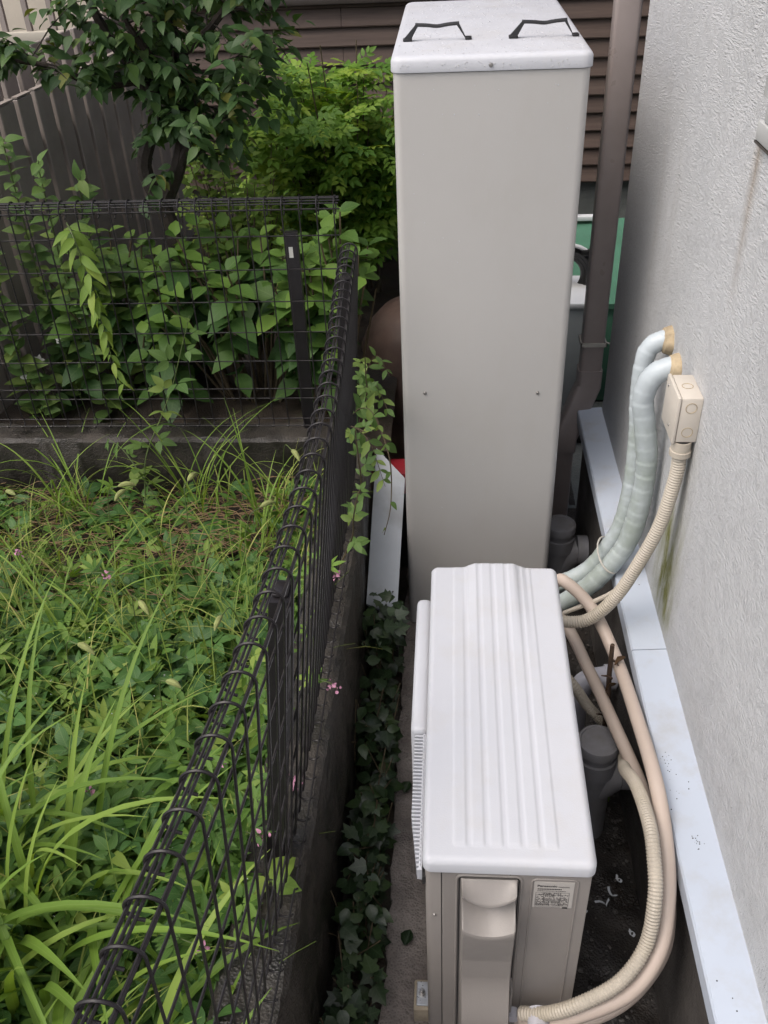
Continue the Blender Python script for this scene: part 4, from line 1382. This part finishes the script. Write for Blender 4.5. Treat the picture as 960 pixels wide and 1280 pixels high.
def build_hydrangeas():
    specs = [
        ('broad leaved green hydrangea in the middle behind the back mesh fence', -0.72, 3.02, 1.19, 0.36, 0.32, 300),
        ('bright hydrangea bush spilling over the corner where both mesh fences meet', -0.40, 2.88, 1.24, 0.19, 0.18, 180),
        ('low hydrangea at the left behind the drooping yellow green vine', -1.20, 3.12, 1.08, 0.28, 0.30, 160),
    ]
    for k, (lab, cx, cy, top, rx, ry, ni) in enumerate(specs):
        r = random.Random(40 + k)
        t = thing('hydrangea', lab, 'shrub', (cx, cy, 0.47), group='hydrangeas behind the back fence')
        items = []
        old = []
        ns = 46 if k == 0 else 26
        for i in range(ns):
            a = r.uniform(0, 2 * math.pi)
            q = math.sqrt(r.random())
            tx, ty = cx + rx * q * math.cos(a), cy + ry * q * math.sin(a)
            tz = 0.55 + (top - 0.55) * (1 - 0.35 * q * q) * r.uniform(0.72, 1.0)
            p0 = (cx + (tx - cx) * .3, cy + (ty - cy) * .3, 0.45)
            P = cr([p0, ((tx + p0[0]) / 2 + r.gauss(0, .02), (ty + p0[1]) / 2, tz * .6 + .45 * .4), (tx, ty, tz)], 5)
            MB().tube(P, [0.006 - 0.003 * j / (len(P) - 1) for j in range(len(P))], 5).build('stem', 'stem_brown', t)
            # opposite pairs of leaves down the stem, crossed
            az = r.uniform(0, math.pi)
            z = tz
            for pr_ in range(r.randint(4, 6)):
                for sg in (0, math.pi):
                    aa = az + sg + r.gauss(0, .2)
                    el = 0.55 if pr_ == 0 else 0.15 - 0.10 * pr_
                    ld = Vector((math.cos(aa), math.sin(aa), el + r.gauss(0, .15)))
                    sc = (0.07 if pr_ == 0 else 0.108) * r.uniform(0.75, 1.15)
                    f = max(0, 1 - (tz - z) / max(.05, tz - .45))
                    pos = Vector((tx, ty, z))
                    if pos.y < 2.63 and pos.z < 1.25:
                        pos.y = 2.66
                    if pos.x > -0.33 and pos.z < 1.02:
                        continue
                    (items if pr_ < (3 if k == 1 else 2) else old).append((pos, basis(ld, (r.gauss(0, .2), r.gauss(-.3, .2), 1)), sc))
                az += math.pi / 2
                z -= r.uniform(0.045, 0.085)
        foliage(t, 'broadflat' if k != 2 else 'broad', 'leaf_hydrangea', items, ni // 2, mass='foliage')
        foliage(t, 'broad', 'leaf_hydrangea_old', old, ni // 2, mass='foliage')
build_hydrangeas()

def build_nandina():
    r = random.Random(9)
    t = thing('nandina_shrub', 'bright feathery green nandina shrub between the tree and the tank', 'shrub', (-0.42, 3.95, 0.47))
    items = []
    dark = []
    for i in range(22):
        tx, ty = -0.43 + r.uniform(-.34, .28), 3.82 + r.gauss(0, .14)
        tz = r.uniform(1.30, 1.66)
        tx = min(tx, -0.14)
        m = MB()
        P = limb(m, [(-0.42 + r.gauss(0, .05), 4.0 + r.gauss(0, .05), 0.42), ((tx - .42) / 2, (ty + 4.0) / 2, 0.9), (tx, ty, tz - 0.06)], 0.008, 0.002, 6)
        m.build('cane', 'stem_brown', t)
        for j in range(24):
            f = r.uniform(0.45, 1.0)
            b = P[int(f * (len(P) - 1))]
            d = rdir(r, 0.25).normalized()
            L_ = r.uniform(0.10, 0.26) * (1.1 - 0.3 * f)
            e = b + d * L_ + Vector((0, 0, -0.10 * L_))
            for q in range(4):
                g = 0.45 + 0.55 * q / 3
                pos = b.lerp(e, g)
                sg = 1 if q % 2 else -1
                sd = d.cross(Vector((0, 0, 1))) * sg
                ld = d * (0.6 if q < 3 else 1.2) + sd * (0.8 if q < 3 else 0) + Vector((0, 0, r.gauss(-.12, .2)))
                items.append((pos, basis(ld, (r.gauss(0, .3), r.gauss(-.4, .3), 1)), r.uniform(0.09, 0.14)))
    foliage(t, 'sprig', 'leaf_nandina', items, 300, piece='leaf_sprig', mass='crown')
    # small leaved bush between tree and nandina
    r2 = random.Random(66)
    t = thing('small_leaf_bush', 'yellow green small leaved bush between the tree trunk and the nandina', 'shrub', (-0.78, 3.45, 0.47))
    its = []
    for i in range(26):
        tx, ty, tz = -0.79 + r2.uniform(-.22, .22), 3.45 + r2.gauss(0, .08), r2.uniform(1.05, 1.30)
        m = MB()
        P = limb(m, [(-0.78 + r2.gauss(0, .04), 3.45 + r2.gauss(0, .04), 0.44), ((tx - .78) / 2, ty, 0.85), (tx, ty, tz)], 0.005, 0.0015, 5)
        m.build('cane', 'stem_brown', t)
        for q in P[4:]:
            for _ in range(5):
                d = rdir(r2, 0.3)
                its.append((q + Vector((r2.gauss(0, .02), r2.gauss(0, .02), r2.gauss(0, .015))), basis(d, (0, -.4, 1)), r2.uniform(.03, .05)))
    foliage(t, 'ovate', 'leaf_yellowvine', its, 200)
    # a second one standing behind the tank's far end
    t = thing('nandina_shrub', 'dark spindly undergrowth in front of the siding left of the tank', 'shrub', (-0.3, 4.5, 0.47))
    items = []
    for i in range(10):
        tx, ty, tz = -0.45 + r.gauss(0, .25), 4.4 + r.gauss(0, .15), r.uniform(0.9, 1.35)
        tx = min(tx, -0.1)
        m = MB()
        P = limb(m, [(tx + r.gauss(0, .05), ty, 0.42), (tx + r.gauss(0, .04), ty, tz * .6), (tx, ty, tz)], 0.010, 0.004, 6)
        m.build('cane', 'bark', t)
        for j in range(26):
            b = P[int(r.uniform(.3, 1) * (len(P) - 1))]
            d = rdir(r, 0.1).normalized()
            items.append((b + d * r.uniform(.02, .18), basis(d, (0, -.3, 1)), r.uniform(.09, .14)))
    foliage(t, 'sprig', 'leaf_tree', items, 80, piece='leaf_sprig', mass='crown')
build_nandina()

def leafy_stem(name, label, cat, path, key, mat, sc, step, r0=0.0028, seed=1, stem='stem_green', hang=0.3, group=None, opp=True, spread=1.0):
    r = random.Random(seed)
    t = thing(name, label, cat, path[0], group=group)
    P = cr(path, 8)
    k = len(P) - 1
    MB().tube(P, [r0 * (1 - 0.6 * i / k) for i in range(k + 1)], 6).build('stem', stem, t)
    Q = resample(P, step)
    items = []
    for i, q in enumerate(Q[1:], 1):
        T = (Q[i] - Q[i - 1]).normalized()
        a = r.uniform(0, 2 * math.pi)
        for sg in ((1, -1) if opp else (1,)):
            sd = T.orthogonal().normalized()
            sd = Matrix.Rotation(a, 3, T) @ sd * sg
            ld = sd * spread + T * 0.5 + Vector((0, -0.15, -hang))
            f = 1 - 0.45 * i / len(Q)
            items.append((q, basis(ld, (r.gauss(0, .25), -0.5 + r.gauss(0, .25), 1)), sc * f * r.uniform(.75, 1.2)))
    foliage(t, key, mat, items, 300)
    return t

def build_vines():
    leafy_stem('climbing_vine', 'yellow green vine drooping down the left of the back mesh fence', 'vine',
               [(-1.12, 2.60, 1.285), (-1.085, 2.54, 1.265), (-1.055, 2.515, 1.15), (-1.047, 2.51, 1.02), (-1.040, 2.505, 0.89), (-1.02, 2.51, 0.78)], 'lance', 'leaf_yellowvine', 0.085, 0.026, seed=2, hang=0.35)
    leafy_stem('climbing_vine', 'three leaved bramble climbing the middle of the back mesh fence', 'vine',
               [(-1.00, 2.40, 0.42), (-0.985, 2.45, 0.56), (-0.92, 2.485, 0.69), (-0.865, 2.50, 0.80), (-0.82, 2.505, 0.915), (-0.775, 2.51, 1.03)], 'tri', 'leaf_vine', 0.125, 0.055, seed=3, hang=0.1, opp=False)
    leafy_stem('climbing_vine', 'small bramble shoot on the front of the back kerb', 'vine',
               [(-0.93, 2.36, 0.42), (-0.99, 2.40, 0.52), (-1.05, 2.44, 0.60), (-1.10, 2.46, 0.63)], 'tri', 'leaf_vine', 0.075, 0.04, seed=4, hang=0.1, opp=False)
    for k, (pts, lab) in enumerate((
        ([(-0.33, 2.36, 0.58), (-0.26, 2.30, 0.78), (-0.225, 2.22, 0.92), (-0.215, 2.12, 1.02), (-0.21, 2.08, 1.10)], 'leafy vine climbing the far end of the long mesh fence nearest the tank'),
        ([(-0.29, 2.05, 0.58), (-0.235, 2.0, 0.75), (-0.225, 1.92, 0.90), (-0.22, 1.86, 1.02), (-0.19, 1.80, 1.05)], 'leafy vine hanging on the long mesh fence level with the white panel'),
        ([(-0.30, 1.80, 0.60), (-0.24, 1.78, 0.75), (-0.22, 1.70, 0.88), (-0.20, 1.66, 0.98)], 'leafy vine low on the long mesh fence before the white panel'),
        ([(-0.21, 2.30, 0.80), (-0.175, 2.22, 0.74), (-0.165, 2.20, 0.66), (-0.17, 2.17, 0.56), (-0.19, 2.15, 0.48)], 'thin vine trailing across the white panel'))):
        leafy_stem('climbing_vine', lab, 'vine', pts, 'tri' if k < 3 else 'ovate', 'leaf_vine', 0.070 if k < 3 else 0.05, 0.060 if k < 3 else 0.09, seed=10 + k, hang=0.1, opp=False, stem='stem_brown')
    # wisps over the fence corner
    for k in range(4):
        r = random.Random(70 + k)
        y = 2.38 - 0.11 * k
        leafy_stem('climbing_vine', ['fine tendril', 'pale leafy tendril', 'short leafy tendril', 'reddish leafy tendril'][k] + ' reaching from the long mesh fence towards the tank, ' + ['farthest', 'second farthest', 'third farthest', 'nearest'][k] + ' of four', 'vine',
                   [(-0.27, y, 0.8 + 0.04 * k), (-0.235, y - .02, 0.92), (-0.20, y - .05, 0.98 - .03 * k), (-0.165, y - .08, 0.93 - .05 * k)], 'leaflet', 'leaf_vine', 0.055, 0.028, 0.0016, seed=90 + k, hang=0.2, group='tendrils on the long mesh fence', stem='stem_brown')
    # left bush in front of the slats
    for k, (x, y, z) in enumerate(((-1.40, 2.92, 1.38), (-1.28, 2.86, 1.33), (-1.50, 2.80, 1.30), (-1.20, 2.95, 1.25))):
        leafy_stem('leafy_shoot', 'upright leafy shoot before the slat fence, ' + ['tallest', 'second from the right', 'leftmost', 'rightmost'][k] + ' of four', 'shrub',
                   [(x + .02, y + .05, 0.45), (x - .01, y + .02, 0.85), (x, y, z), (x + .03, y - .05, z + .08)], 'ovate', 'leaf_vine', 0.10, 0.032, 0.004, seed=120 + k, hang=0.15, group='shoots before the slat fence')
    # white blossoms low by the slats
    r = random.Random(5)
    for k, (x, y, z) in enumerate(((-1.45, 2.85, 0.72), (-1.37, 2.88, 0.78), (-1.30, 2.92, 0.83), (-1.52, 2.84, 0.66))):
        t = thing('white_blossom', 'small white blossom low before the slat fence, ' + ['third', 'second', 'first', 'fourth'][k] + ' from the right', 'flower', (x, y, 0.46), group='white blossoms')
        MB().tube(cr([(x + .02, y + .02, 0.45), (x + .01, y + .01, (z + .45) / 2), (x, y, z)], 4), 0.0018, 5).build('stem', 'stem_green', t)
        its = []
        for j in range(5):
            a = 2 * math.pi * j / 5
            its.append(((x, y, z), basis((math.cos(a), -0.2, math.sin(a)), (0, -1, .3)), 0.020))
        foliage(t, 'broad', 'flower_white', its, 9, piece='petal')
        its = [((x + .02, y + .01, .5 + (z - .5) * f), basis(rdir(r), (0, -.3, 1)), .07) for f in (.2, .35, .5, .6, .7, .8)]
        foliage(t, 'ovate', 'leaf_vine', its, 9)
build_vines()

# ------------------------------------------------------------------ garden weeds
def canopy(x, y):
    """height of the weed tops"""
    h = 0.50 + 0.10 * fbm(x, y, 2.4, 5.0) + 0.05 * fbm(x, y, 7.0, 2.0)
    h += 0.06 * max(0, min(1, (1.8 - y) / 0.8))
    h -= 0.15 * max(0, min(1, (y - 1.85) / 0.3))           # lower and strawy before the back kerb
    return h
def build_weeds():
    r = random.Random(77)
    def cloud(n, key, mat, s0, s1, depth, name, label, dens, up=0.25, lo=0.40):
        items = []
        tries = 0
        while len(items) < n and tries < n * 20:
            tries += 1
            y = r.uniform(0.25, 2.46)
            x = -0.385 - (r.random() ** 1.05) * (0.75 + 0.62 * y) 
            if fbm(x, y, 3.1, dens) < r.uniform(-0.55, 0.25):
                continue
            if y > 2.05 and -1.5 < x < -0.5 and r.random() < 0.72:
                continue
            h = canopy(x, y)
            z = h - abs(r.gauss(0, depth))
            if z < lo:
                z = lo + r.random() * 0.04
            if x > -0.40 and z < 0.6:
                continue
            d = rdir(r, up)
            items.append(((x, y, z), basis(d, (r.gauss(0, .4), r.gauss(-.15, .4), 1)), r.uniform(s0, s1)))
        o = foliage(None, key, mat, items, 0, mass=name)
        tag(o, label, 'weeds', kind='stuff')
        return items
    wa = cloud(5200, 'tri_narrow', 'leaf_weed', 0.045, 0.085, 0.07, 'weed_cover', 'dense mid green weed cover filling the garden bed', 1.0)
    wb = cloud(3000, 'tri', 'leaf_weed_dark', 0.055, 0.10, 0.07, 'broadleaf_weed_cover', 'darker three leaved weed cover in the garden bed', 9.0)
    cloud(4200, 'lance', 'leaf_weed', 0.035, 0.075, 0.05, 'narrowleaf_weed_cover', 'narrow leaved yellowish weed cover in the garden bed', 17.0, up=0.5)
    cloud(900, 'ovate', 'leaf_weed_dark', 0.05, 0.08, 0.16, 'undergrowth', 'shaded low undergrowth beneath the weeds', 23.0, lo=0.39)
    # grass, thin and arching everywhere
    V, F, U, R = [], [], [], []
    for i in range(3000):
        y = 2.46 - 1.9 * r.random()
        x = -0.40 - r.random() * (0.75 + 0.62 * y)
        if fbm(x, y, 2.6, 31.0) < 0.05 and r.random() < .86:
            continue
        n0 = len(V)
        far = y > 1.95
        blade(V, F, U, (x, y, 0.37), r.uniform(0, 6.28), r.uniform(0.18, 0.42) * (0.8 if far else 1), r.uniform(0.0018, 0.0055), r.uniform(0.05, 0.6), r.uniform(0.5, 2.4), 7)
        R += [r.random() * .999] * (len(V) - n0)
    tag(raw_mesh('grass', V, F, U, 'leaf_grass', None, R), 'thin arching grass scattered through the weeds', 'grass', kind='stuff')
    # straw litter before the back kerb
    m = MB()
    for i in range(900):
        x, y = r.uniform(-1.75, -0.42), r.uniform(1.85, 2.49)
        a = r.gauss(0, .7)
        L_ = r.uniform(.05, .20)
        z = 0.395 + 0.04 * fbm(x, y, 2.2) + r.random() * 0.045
        m.tube([(x, y, z), (x + math.cos(a) * L_ / 2, y + math.sin(a) * L_ / 2, z + r.uniform(0, .025)), (x + math.cos(a) * L_, y + math.sin(a) * L_, z + r.uniform(-.01, .02))], 0.0012, 3, False)
    tag(m.build('straw_litter', 'straw'), 'brown straw and dead stems lying before the back kerb', 'straw', kind='stuff')
    # water beads on the leaves
    bm = bmesh.new()
    bmesh.ops.create_icosphere(bm, subdivisions=1, radius=1)
    iv = np.array([v.co[:] for v in bm.verts])
    ifc = [[v.index for v in f.verts] for f in bm.faces]
    bm.free()
    m = MB()
    pool = [it for it in wa + wb if it[0][1] < 1.6]
    for i in range(2600):
        p, rot, s = r.choice(pool)
        q = Vector(p) + rot @ Vector((r.gauss(0, .06), r.uniform(.25, .85), 0.03)) * s
        rad = 0.0009 + 0.0011 * r.random()
        m.add([(q.x + v[0] * rad, q.y + v[1] * rad, q.z + v[2] * rad) for v in iv], ifc)
    tag(m.build('dew_drops', 'dew'), 'tiny rain beads on the garden weeds', 'raindrops', kind='stuff')
build_weeds()

def build_blade_clumps():
    r = random.Random(12)
    def clump(label, cx, cy, z0, n, l0, l1, w0, w1, az0=0, az1=6.28, spread=0.05, lean=(0.05, 0.5), curl=(0.8, 2.4), name='blade_clump'):
        t = thing(name, label, 'grass clump', (cx, cy, z0), group='clumps of long bladed grass')
        m = MB()
        for i in range(n):
            V, F, U = [], [], []
            blade(V, F, U, (cx + r.gauss(0, spread), cy + r.gauss(0, spread), z0), r.uniform(az0, az1), r.uniform(l0, l1), r.uniform(w0, w1), r.uniform(*lean), r.uniform(*curl), 12)
            raw_mesh('blade', V, F, U, 'leaf_blade', t)
        return t
    clump('large clump of long bright arching blades at the bottom left corner', -0.80, 0.84, 0.40, 60, 0.45, 0.80, 0.015, 0.025, lean=(0.02, 0.42), curl=(0.5, 2.1), spread=0.075)
    clump('long bladed clump at the left edge above the bottom corner', -0.96, 1.04, 0.40, 34, 0.42, 0.70, 0.013, 0.021, lean=(0.05, 0.5), curl=(0.8, 2.2), spread=0.05)
    clump('broad bladed clump close to the near end of the long mesh fence', -0.64, 0.62, 0.40, 30, 0.32, 0.55, 0.014, 0.022, lean=(0.05, 0.55), curl=(0.6, 2.0), spread=0.06)
    clump('low clump of blades just inside the mesh fence under the near rail', -0.45, 0.82, 0.42, 12, 0.20, 0.34, 0.008, 0.013, lean=(0.03, 0.3), curl=(0.4, 1.4))
    clump('fine clump of thin blades before the back kerb at the left', -1.22, 2.36, 0.39, 34, 0.25, 0.50, 0.004, 0.007, lean=(0.1, 0.7), curl=(0.8, 2.4))
    clump('fine clump of thin blades before the back kerb beside the bramble', -0.80, 2.36, 0.39, 26, 0.28, 0.55, 0.004, 0.008, lean=(0.1, 0.7), curl=(0.6, 2.2))
    clump('fine clump of thin blades in the fence corner before the back kerb', -0.55, 2.20, 0.39, 26, 0.28, 0.5, 0.005, 0.009, lean=(0.1, 0.6), curl=(0.6, 2.0))
    clump('loose clump of yellowish blades in the middle of the weeds', -0.98, 1.72, 0.40, 22, 0.30, 0.5, 0.005, 0.009, lean=(0.1, 0.6), curl=(0.8, 2.2))
build_blade_clumps()

def build_foxtails_flowers():
    r = random.Random(31)
    spots = [(-0.60, 2.02, 'beside the long mesh fence near the back kerb'), (-0.70, 1.90, 'right of the straw patch'), (-1.12, 1.98, 'at the left of the straw patch'), (-1.20, 1.72, 'at the left edge of the weeds'), (-0.52, 1.70, 'close to the middle of the long mesh fence'), (-0.86, 2.12, 'nearest the bramble'), (-1.05, 1.55, 'above the blade clump at the left'), (-0.95, 1.95, 'in the middle of the straw patch'), (-0.78, 1.62, 'in the open middle of the weeds'), (-1.28, 2.05, 'at the far left edge before the kerb'), (-0.50, 2.22, 'in the corner of the two mesh fences'), (-0.88, 1.42, 'above the long blades in the middle'), (-0.66, 1.38, 'two steps left of the fence post')]
    for k, (x, y, where) in enumerate(spots):
        t = thing('foxtail_grass', 'foxtail grass with nodding green seed head ' + where, 'grass', (x, y, 0.39), group='foxtail grasses among the weeds')
        h = r.uniform(0.24, 0.42)
        dx, dy = r.gauss(0, .05), r.gauss(0, .04)
        P = cr([(x, y, 0.38), (x + dx * .4, y + dy * .4, 0.38 + h * .6), (x + dx, y + dy, 0.38 + h), (x + dx * 1.8, y + dy * 1.8, 0.38 + h + 0.02)], 6)
        MB().tube(P, 0.0013, 5).build('stem', 'stem_green', t)
        e = P[-1]
        d = (P[-1] - P[-3]).normalized()
        Q = [e, e + d * .018, e + d * .034 + Vector((0, 0, -.005)), e + d * .048 + Vector((0, 0, -.016))]
        MB().tube(cr(Q, 3), [0.0015, 0.005, 0.0068, 0.0074, 0.0074, 0.007, 0.0064, 0.0052, 0.0036, 0.0015], 8).build('seed_head', 'seed_head', t)
        for j in range(5):
            V, F, U = [], [], []
            blade(V, F, U, (x, y, 0.38 + 0.03 * j), r.uniform(0, 6.28), r.uniform(.14, .26), 0.006, r.uniform(.2, .6), r.uniform(.6, 1.8), 7)
            raw_mesh('blade', V, F, U, 'leaf_grass', t)
    fl = [(-1.19, 1.90, 0.60, 'at the left edge of the weeds'), (-0.245, 1.545, 0.83, 'poking through the mesh fence above the ivy'), (-0.47, 1.19, 0.62, 'just left of the middle of the mesh fence'), (-0.335, 0.985, 0.66, 'at the foot of the near mesh fence'), (-1.16, 1.62, 0.58, 'low at the left edge of the weeds'), (-0.42, 0.80, 0.62, 'behind the nearest mesh fence wires'), (-0.235, 1.33, 0.70, 'small and pale on the kerb side of the fence'), (-0.90, 1.80, 0.60, 'in the middle of the weeds'), (-0.72, 1.12, 0.62, 'beside the long blades'), (-0.30, 1.13, 0.64, 'beside the fence post foot')]
    for k, (x, y, z, where) in enumerate(fl):
        t = thing('pink_flower', 'slender stalk of small pink flowers ' + where, 'flower', (x - .08, y, 0.42), group='pink flower stalks')
        x0 = x - 0.09
        P = cr([(x0, y + .03, 0.42), (x0 + .03, y + .02, z - .02), (x - .02, y, z + .02), (x, y, z)], 6)
        MB().tube(P, 0.0013, 5).build('stem', 'stem_green', t)
        its = []
        for j in range(12):
            q = P[-1 - (j // 3)] + Vector((r.gauss(0, .006), r.gauss(0, .006), r.gauss(0, .006)))
            its.append((q, basis(rdir(r, .3), (r.gauss(0, .5), -1, .5)), r.uniform(.007, .012)))
        foliage(t, 'broad', 'flower_pink', its, 20, piece='petal')
        its = [(P[int(f * (len(P) - 1))], basis(rdir(r), (0, -.3, 1)), r.uniform(.05, .07)) for f in (.2, .35, .5, .62)]
        foliage(t, 'tri_narrow', 'leaf_weed', its, 9)
    # fence-side weeds poking through the near mesh: single plants
    for k, (x, y, h) in enumerate(((-0.40, 1.05, .30), (-0.41, 1.30, .28), (-0.42, 1.55, .26), (-0.40, 0.86, .28), (-0.46, 0.98, .34), (-0.47, 1.42, .32))):
        wh = ['beside the fence post', 'one step behind the fence post', 'under the middle of the fence', 'nearest the viewer', 'left of the fence post', 'left of the middle of the fence'][k]
        leafy_stem('weed_plant', 'single leafy weed growing against the long mesh fence ' + wh, 'weed',
                   [(x, y, 0.40), (x + .01, y + .01, 0.40 + h * .5), (x + .035, y, 0.40 + h)], 'tri' if k % 2 else 'tri_narrow', 'leaf_weed', 0.09, 0.035, 0.002, seed=200 + k, hang=0.0, group='weeds along the mesh fence')
    t = thing('broad_leaf_seedling', 'bright broad leaf pair poking over the kerb below the near mesh', 'weed', (-0.33, 0.93, 0.58))
    MB().tube([(-0.36, 0.95, 0.56), (-0.32, 0.93, 0.62)], 0.002, 5).build('stem', 'stem_green', t)
    foliage(t, 'broad', 'leaf_yellowvine', [((-0.32, 0.93, 0.62), basis((.9, -.25, .05), (0, -.4, 1)), .055), ((-0.325, 0.935, 0.62), basis((.6, .7, .1), (0, -.4, 1)), .065), ((-0.325, 0.93, 0.62), basis((-.7, -.5, .2), (0, -.4, 1)), .05)], 9)
build_foxtails_flowers()

def build_ivy():
    r = random.Random(17)
    # clusters along the strip: each a plant
    n = 8
    for k in range(n):
        y0 = 0.75 + k * 0.195
        t = thing('ivy_plant', 'dark glossy ivy between kerb and concrete strip, ' + ['nearest', 'second nearest', 'third nearest', 'fourth nearest', 'fourth farthest', 'third farthest', 'second farthest', 'farthest, below the white panel'][k] + (' of eight' if k < 7 else ''), 'ivy', (-0.19, y0, 0.02), group='ivy in the gap beside the kerb')
        items = []
        for i in range(15):
            bx, by = r.uniform(-0.24, -0.165), y0 + r.uniform(-.1, .1)
            P = cr([(bx, by, 0.01), (bx + r.gauss(0, .02), by + r.gauss(0, .04), 0.10), (bx + r.gauss(0.0, .025), by + r.gauss(0, .07), r.uniform(.14, .25) + (0.10 if by > 1.88 else 0))], 4)
            MB().tube(P, 0.0018, 5).build('stem', 'stem_brown', t)
            for q in P[2:]:
                d = rdir(r, 0.1)
                pos = q + Vector((r.gauss(0, .012), r.gauss(0, .02), r.gauss(0, .012)))
                pos.x = min(max(pos.x, -0.225), -0.16)
                items.append((pos, basis((d.x * .7, d.y, d.z * .6 - .1), (r.gauss(0.1, .35), r.gauss(-.3, .35), 1)), r.uniform(.028, .052)))
        if k == 7:
            for i in range(50):
                d = rdir(r, 0.1)
                items.append(((r.uniform(-.243, -.15), r.uniform(1.86, 2.05), r.uniform(.24, .365)), basis((d.x, d.y, d.z * .5), (r.gauss(0.1, .35), r.gauss(-.4, .35), 1)), r.uniform(.03, .052)))
        foliage(t, 'ivy' if k % 2 else 'broad', 'leaf_ivy', items, 300)
    for k, (x, y) in enumerate(((-0.10, 1.13), (-0.118, 1.56))):
        t = thing('fallen_leaf', ['curled dark leaf lying on the concrete strip beside the grille', 'fallen leaf at the edge of the concrete strip by the ivy'][k], 'leaf', (x, y, .036))
        v, f, u = TPL['broad']
        m = basis((.3, 1, 0), (0, 0, 1)) * 0.045
        raw_mesh('blade', [tuple(Vector((x, y, .040)) + m @ Vector((a, b, 0.9 * abs(a) - .1 * b))) for a, b, c_ in v], f, u, 'leaf_ivy', t)
build_ivy()

def build_litter():
    r = random.Random(8)
    m = MB()
    bm = bmesh.new()
    bmesh.ops.create_icosphere(bm, subdivisions=1, radius=1)
    iv = [v.co.copy() for v in bm.verts]
    ifc = [[v.index for v in f.verts] for f in bm.faces]
    bm.free()
    for i in range(900):
        x, y = r.uniform(0.27, 0.465), r.uniform(0.6, 2.7)
        s = 0.0018 + 0.005 * r.random() ** 2
        a, b, c = r.uniform(.7, 1.3), r.uniform(.7, 1.3), r.uniform(.4, .8)
        m.add([(x + v.x * s * a, y + v.y * s * b, 0.010 + v.z * s * c) for v in iv], ifc)
    tag(m.build('gravel', 'pebble'), 'fine wet gravel along the foundation', 'gravel', kind='stuff')
    for k, (x, y, L_, az) in enumerate(((0.385, 1.265, .045, .3), (0.41, 1.29, .03, 1.6), (0.44, 1.19, .015, .8), (0.43, 1.33, .02, 1.0), (0.33, 1.24, .02, 2.2))):
        t = thing('paper_scrap', 'scrap of white litter on the dirt beside the heat pump, ' + ['longest', 'second longest', 'smallest', 'farthest', 'leftmost'][k] + ' of five', 'litter', (x, y, 0.012), group='white litter scraps')
        mm = MB().grid(8, 2, lambda u, v: (x + (u - .5) * L_ * math.cos(az) + .008 * math.sin(u * 5) + (v - .5) * .006 * math.sin(az), y + (u - .5) * L_ * math.sin(az) + .008 * math.cos(u * 5) - (v - .5) * .006 * math.cos(az), 0.024 + .004 * math.sin(u * 7)))
        mm.build('scrap', 'litter_white', t)
    # dirt crumbs on the white ledge
    m = MB()
    for cx, cy, n_, sp in ((0.492, 1.10, 16, .008), (0.472, 1.29, 14, .02), (0.468, 1.20, 12, .04), (0.49, 0.78, 3, .03), (0.47, 1.9, 8, .06), (0.49, 2.3, 6, .1)):
        for i in range(n_):
            x, y = cx + r.gauss(0, sp * .5), cy + r.gauss(0, sp)
            if not .456 < x < .528:
                continue
            s = 0.0006 + .0011 * r.random()
            z = 0.529 + (x - .4535) * 0.062
            m.add([(x + v.x * s, y + v.y * s, z + v.z * s * .7) for v in iv], ifc)
    tag(m.build('dirt_crumbs', 'wet_dirt'), 'dark dirt crumbs scattered on the white ledge', 'dirt', kind='stuff')
    # grass tuft by the drain
    t = thing('grass_tuft', 'small green moss and grass tuft behind the capped drain', 'grass', (0.43, 1.62, 0.0))
    for i in range(16):
        V, F, U = [], [], []
        blade(V, F, U, (0.43 + r.gauss(0, .015), 1.60 + r.gauss(0, .02), 0.0), r.uniform(0, 6.28), r.uniform(.12, .2), .004, r.uniform(.05, .4), r.uniform(.3, 1.4), 6)
        raw_mesh('blade', V, F, U, 'leaf_grass', t)
build_litter()
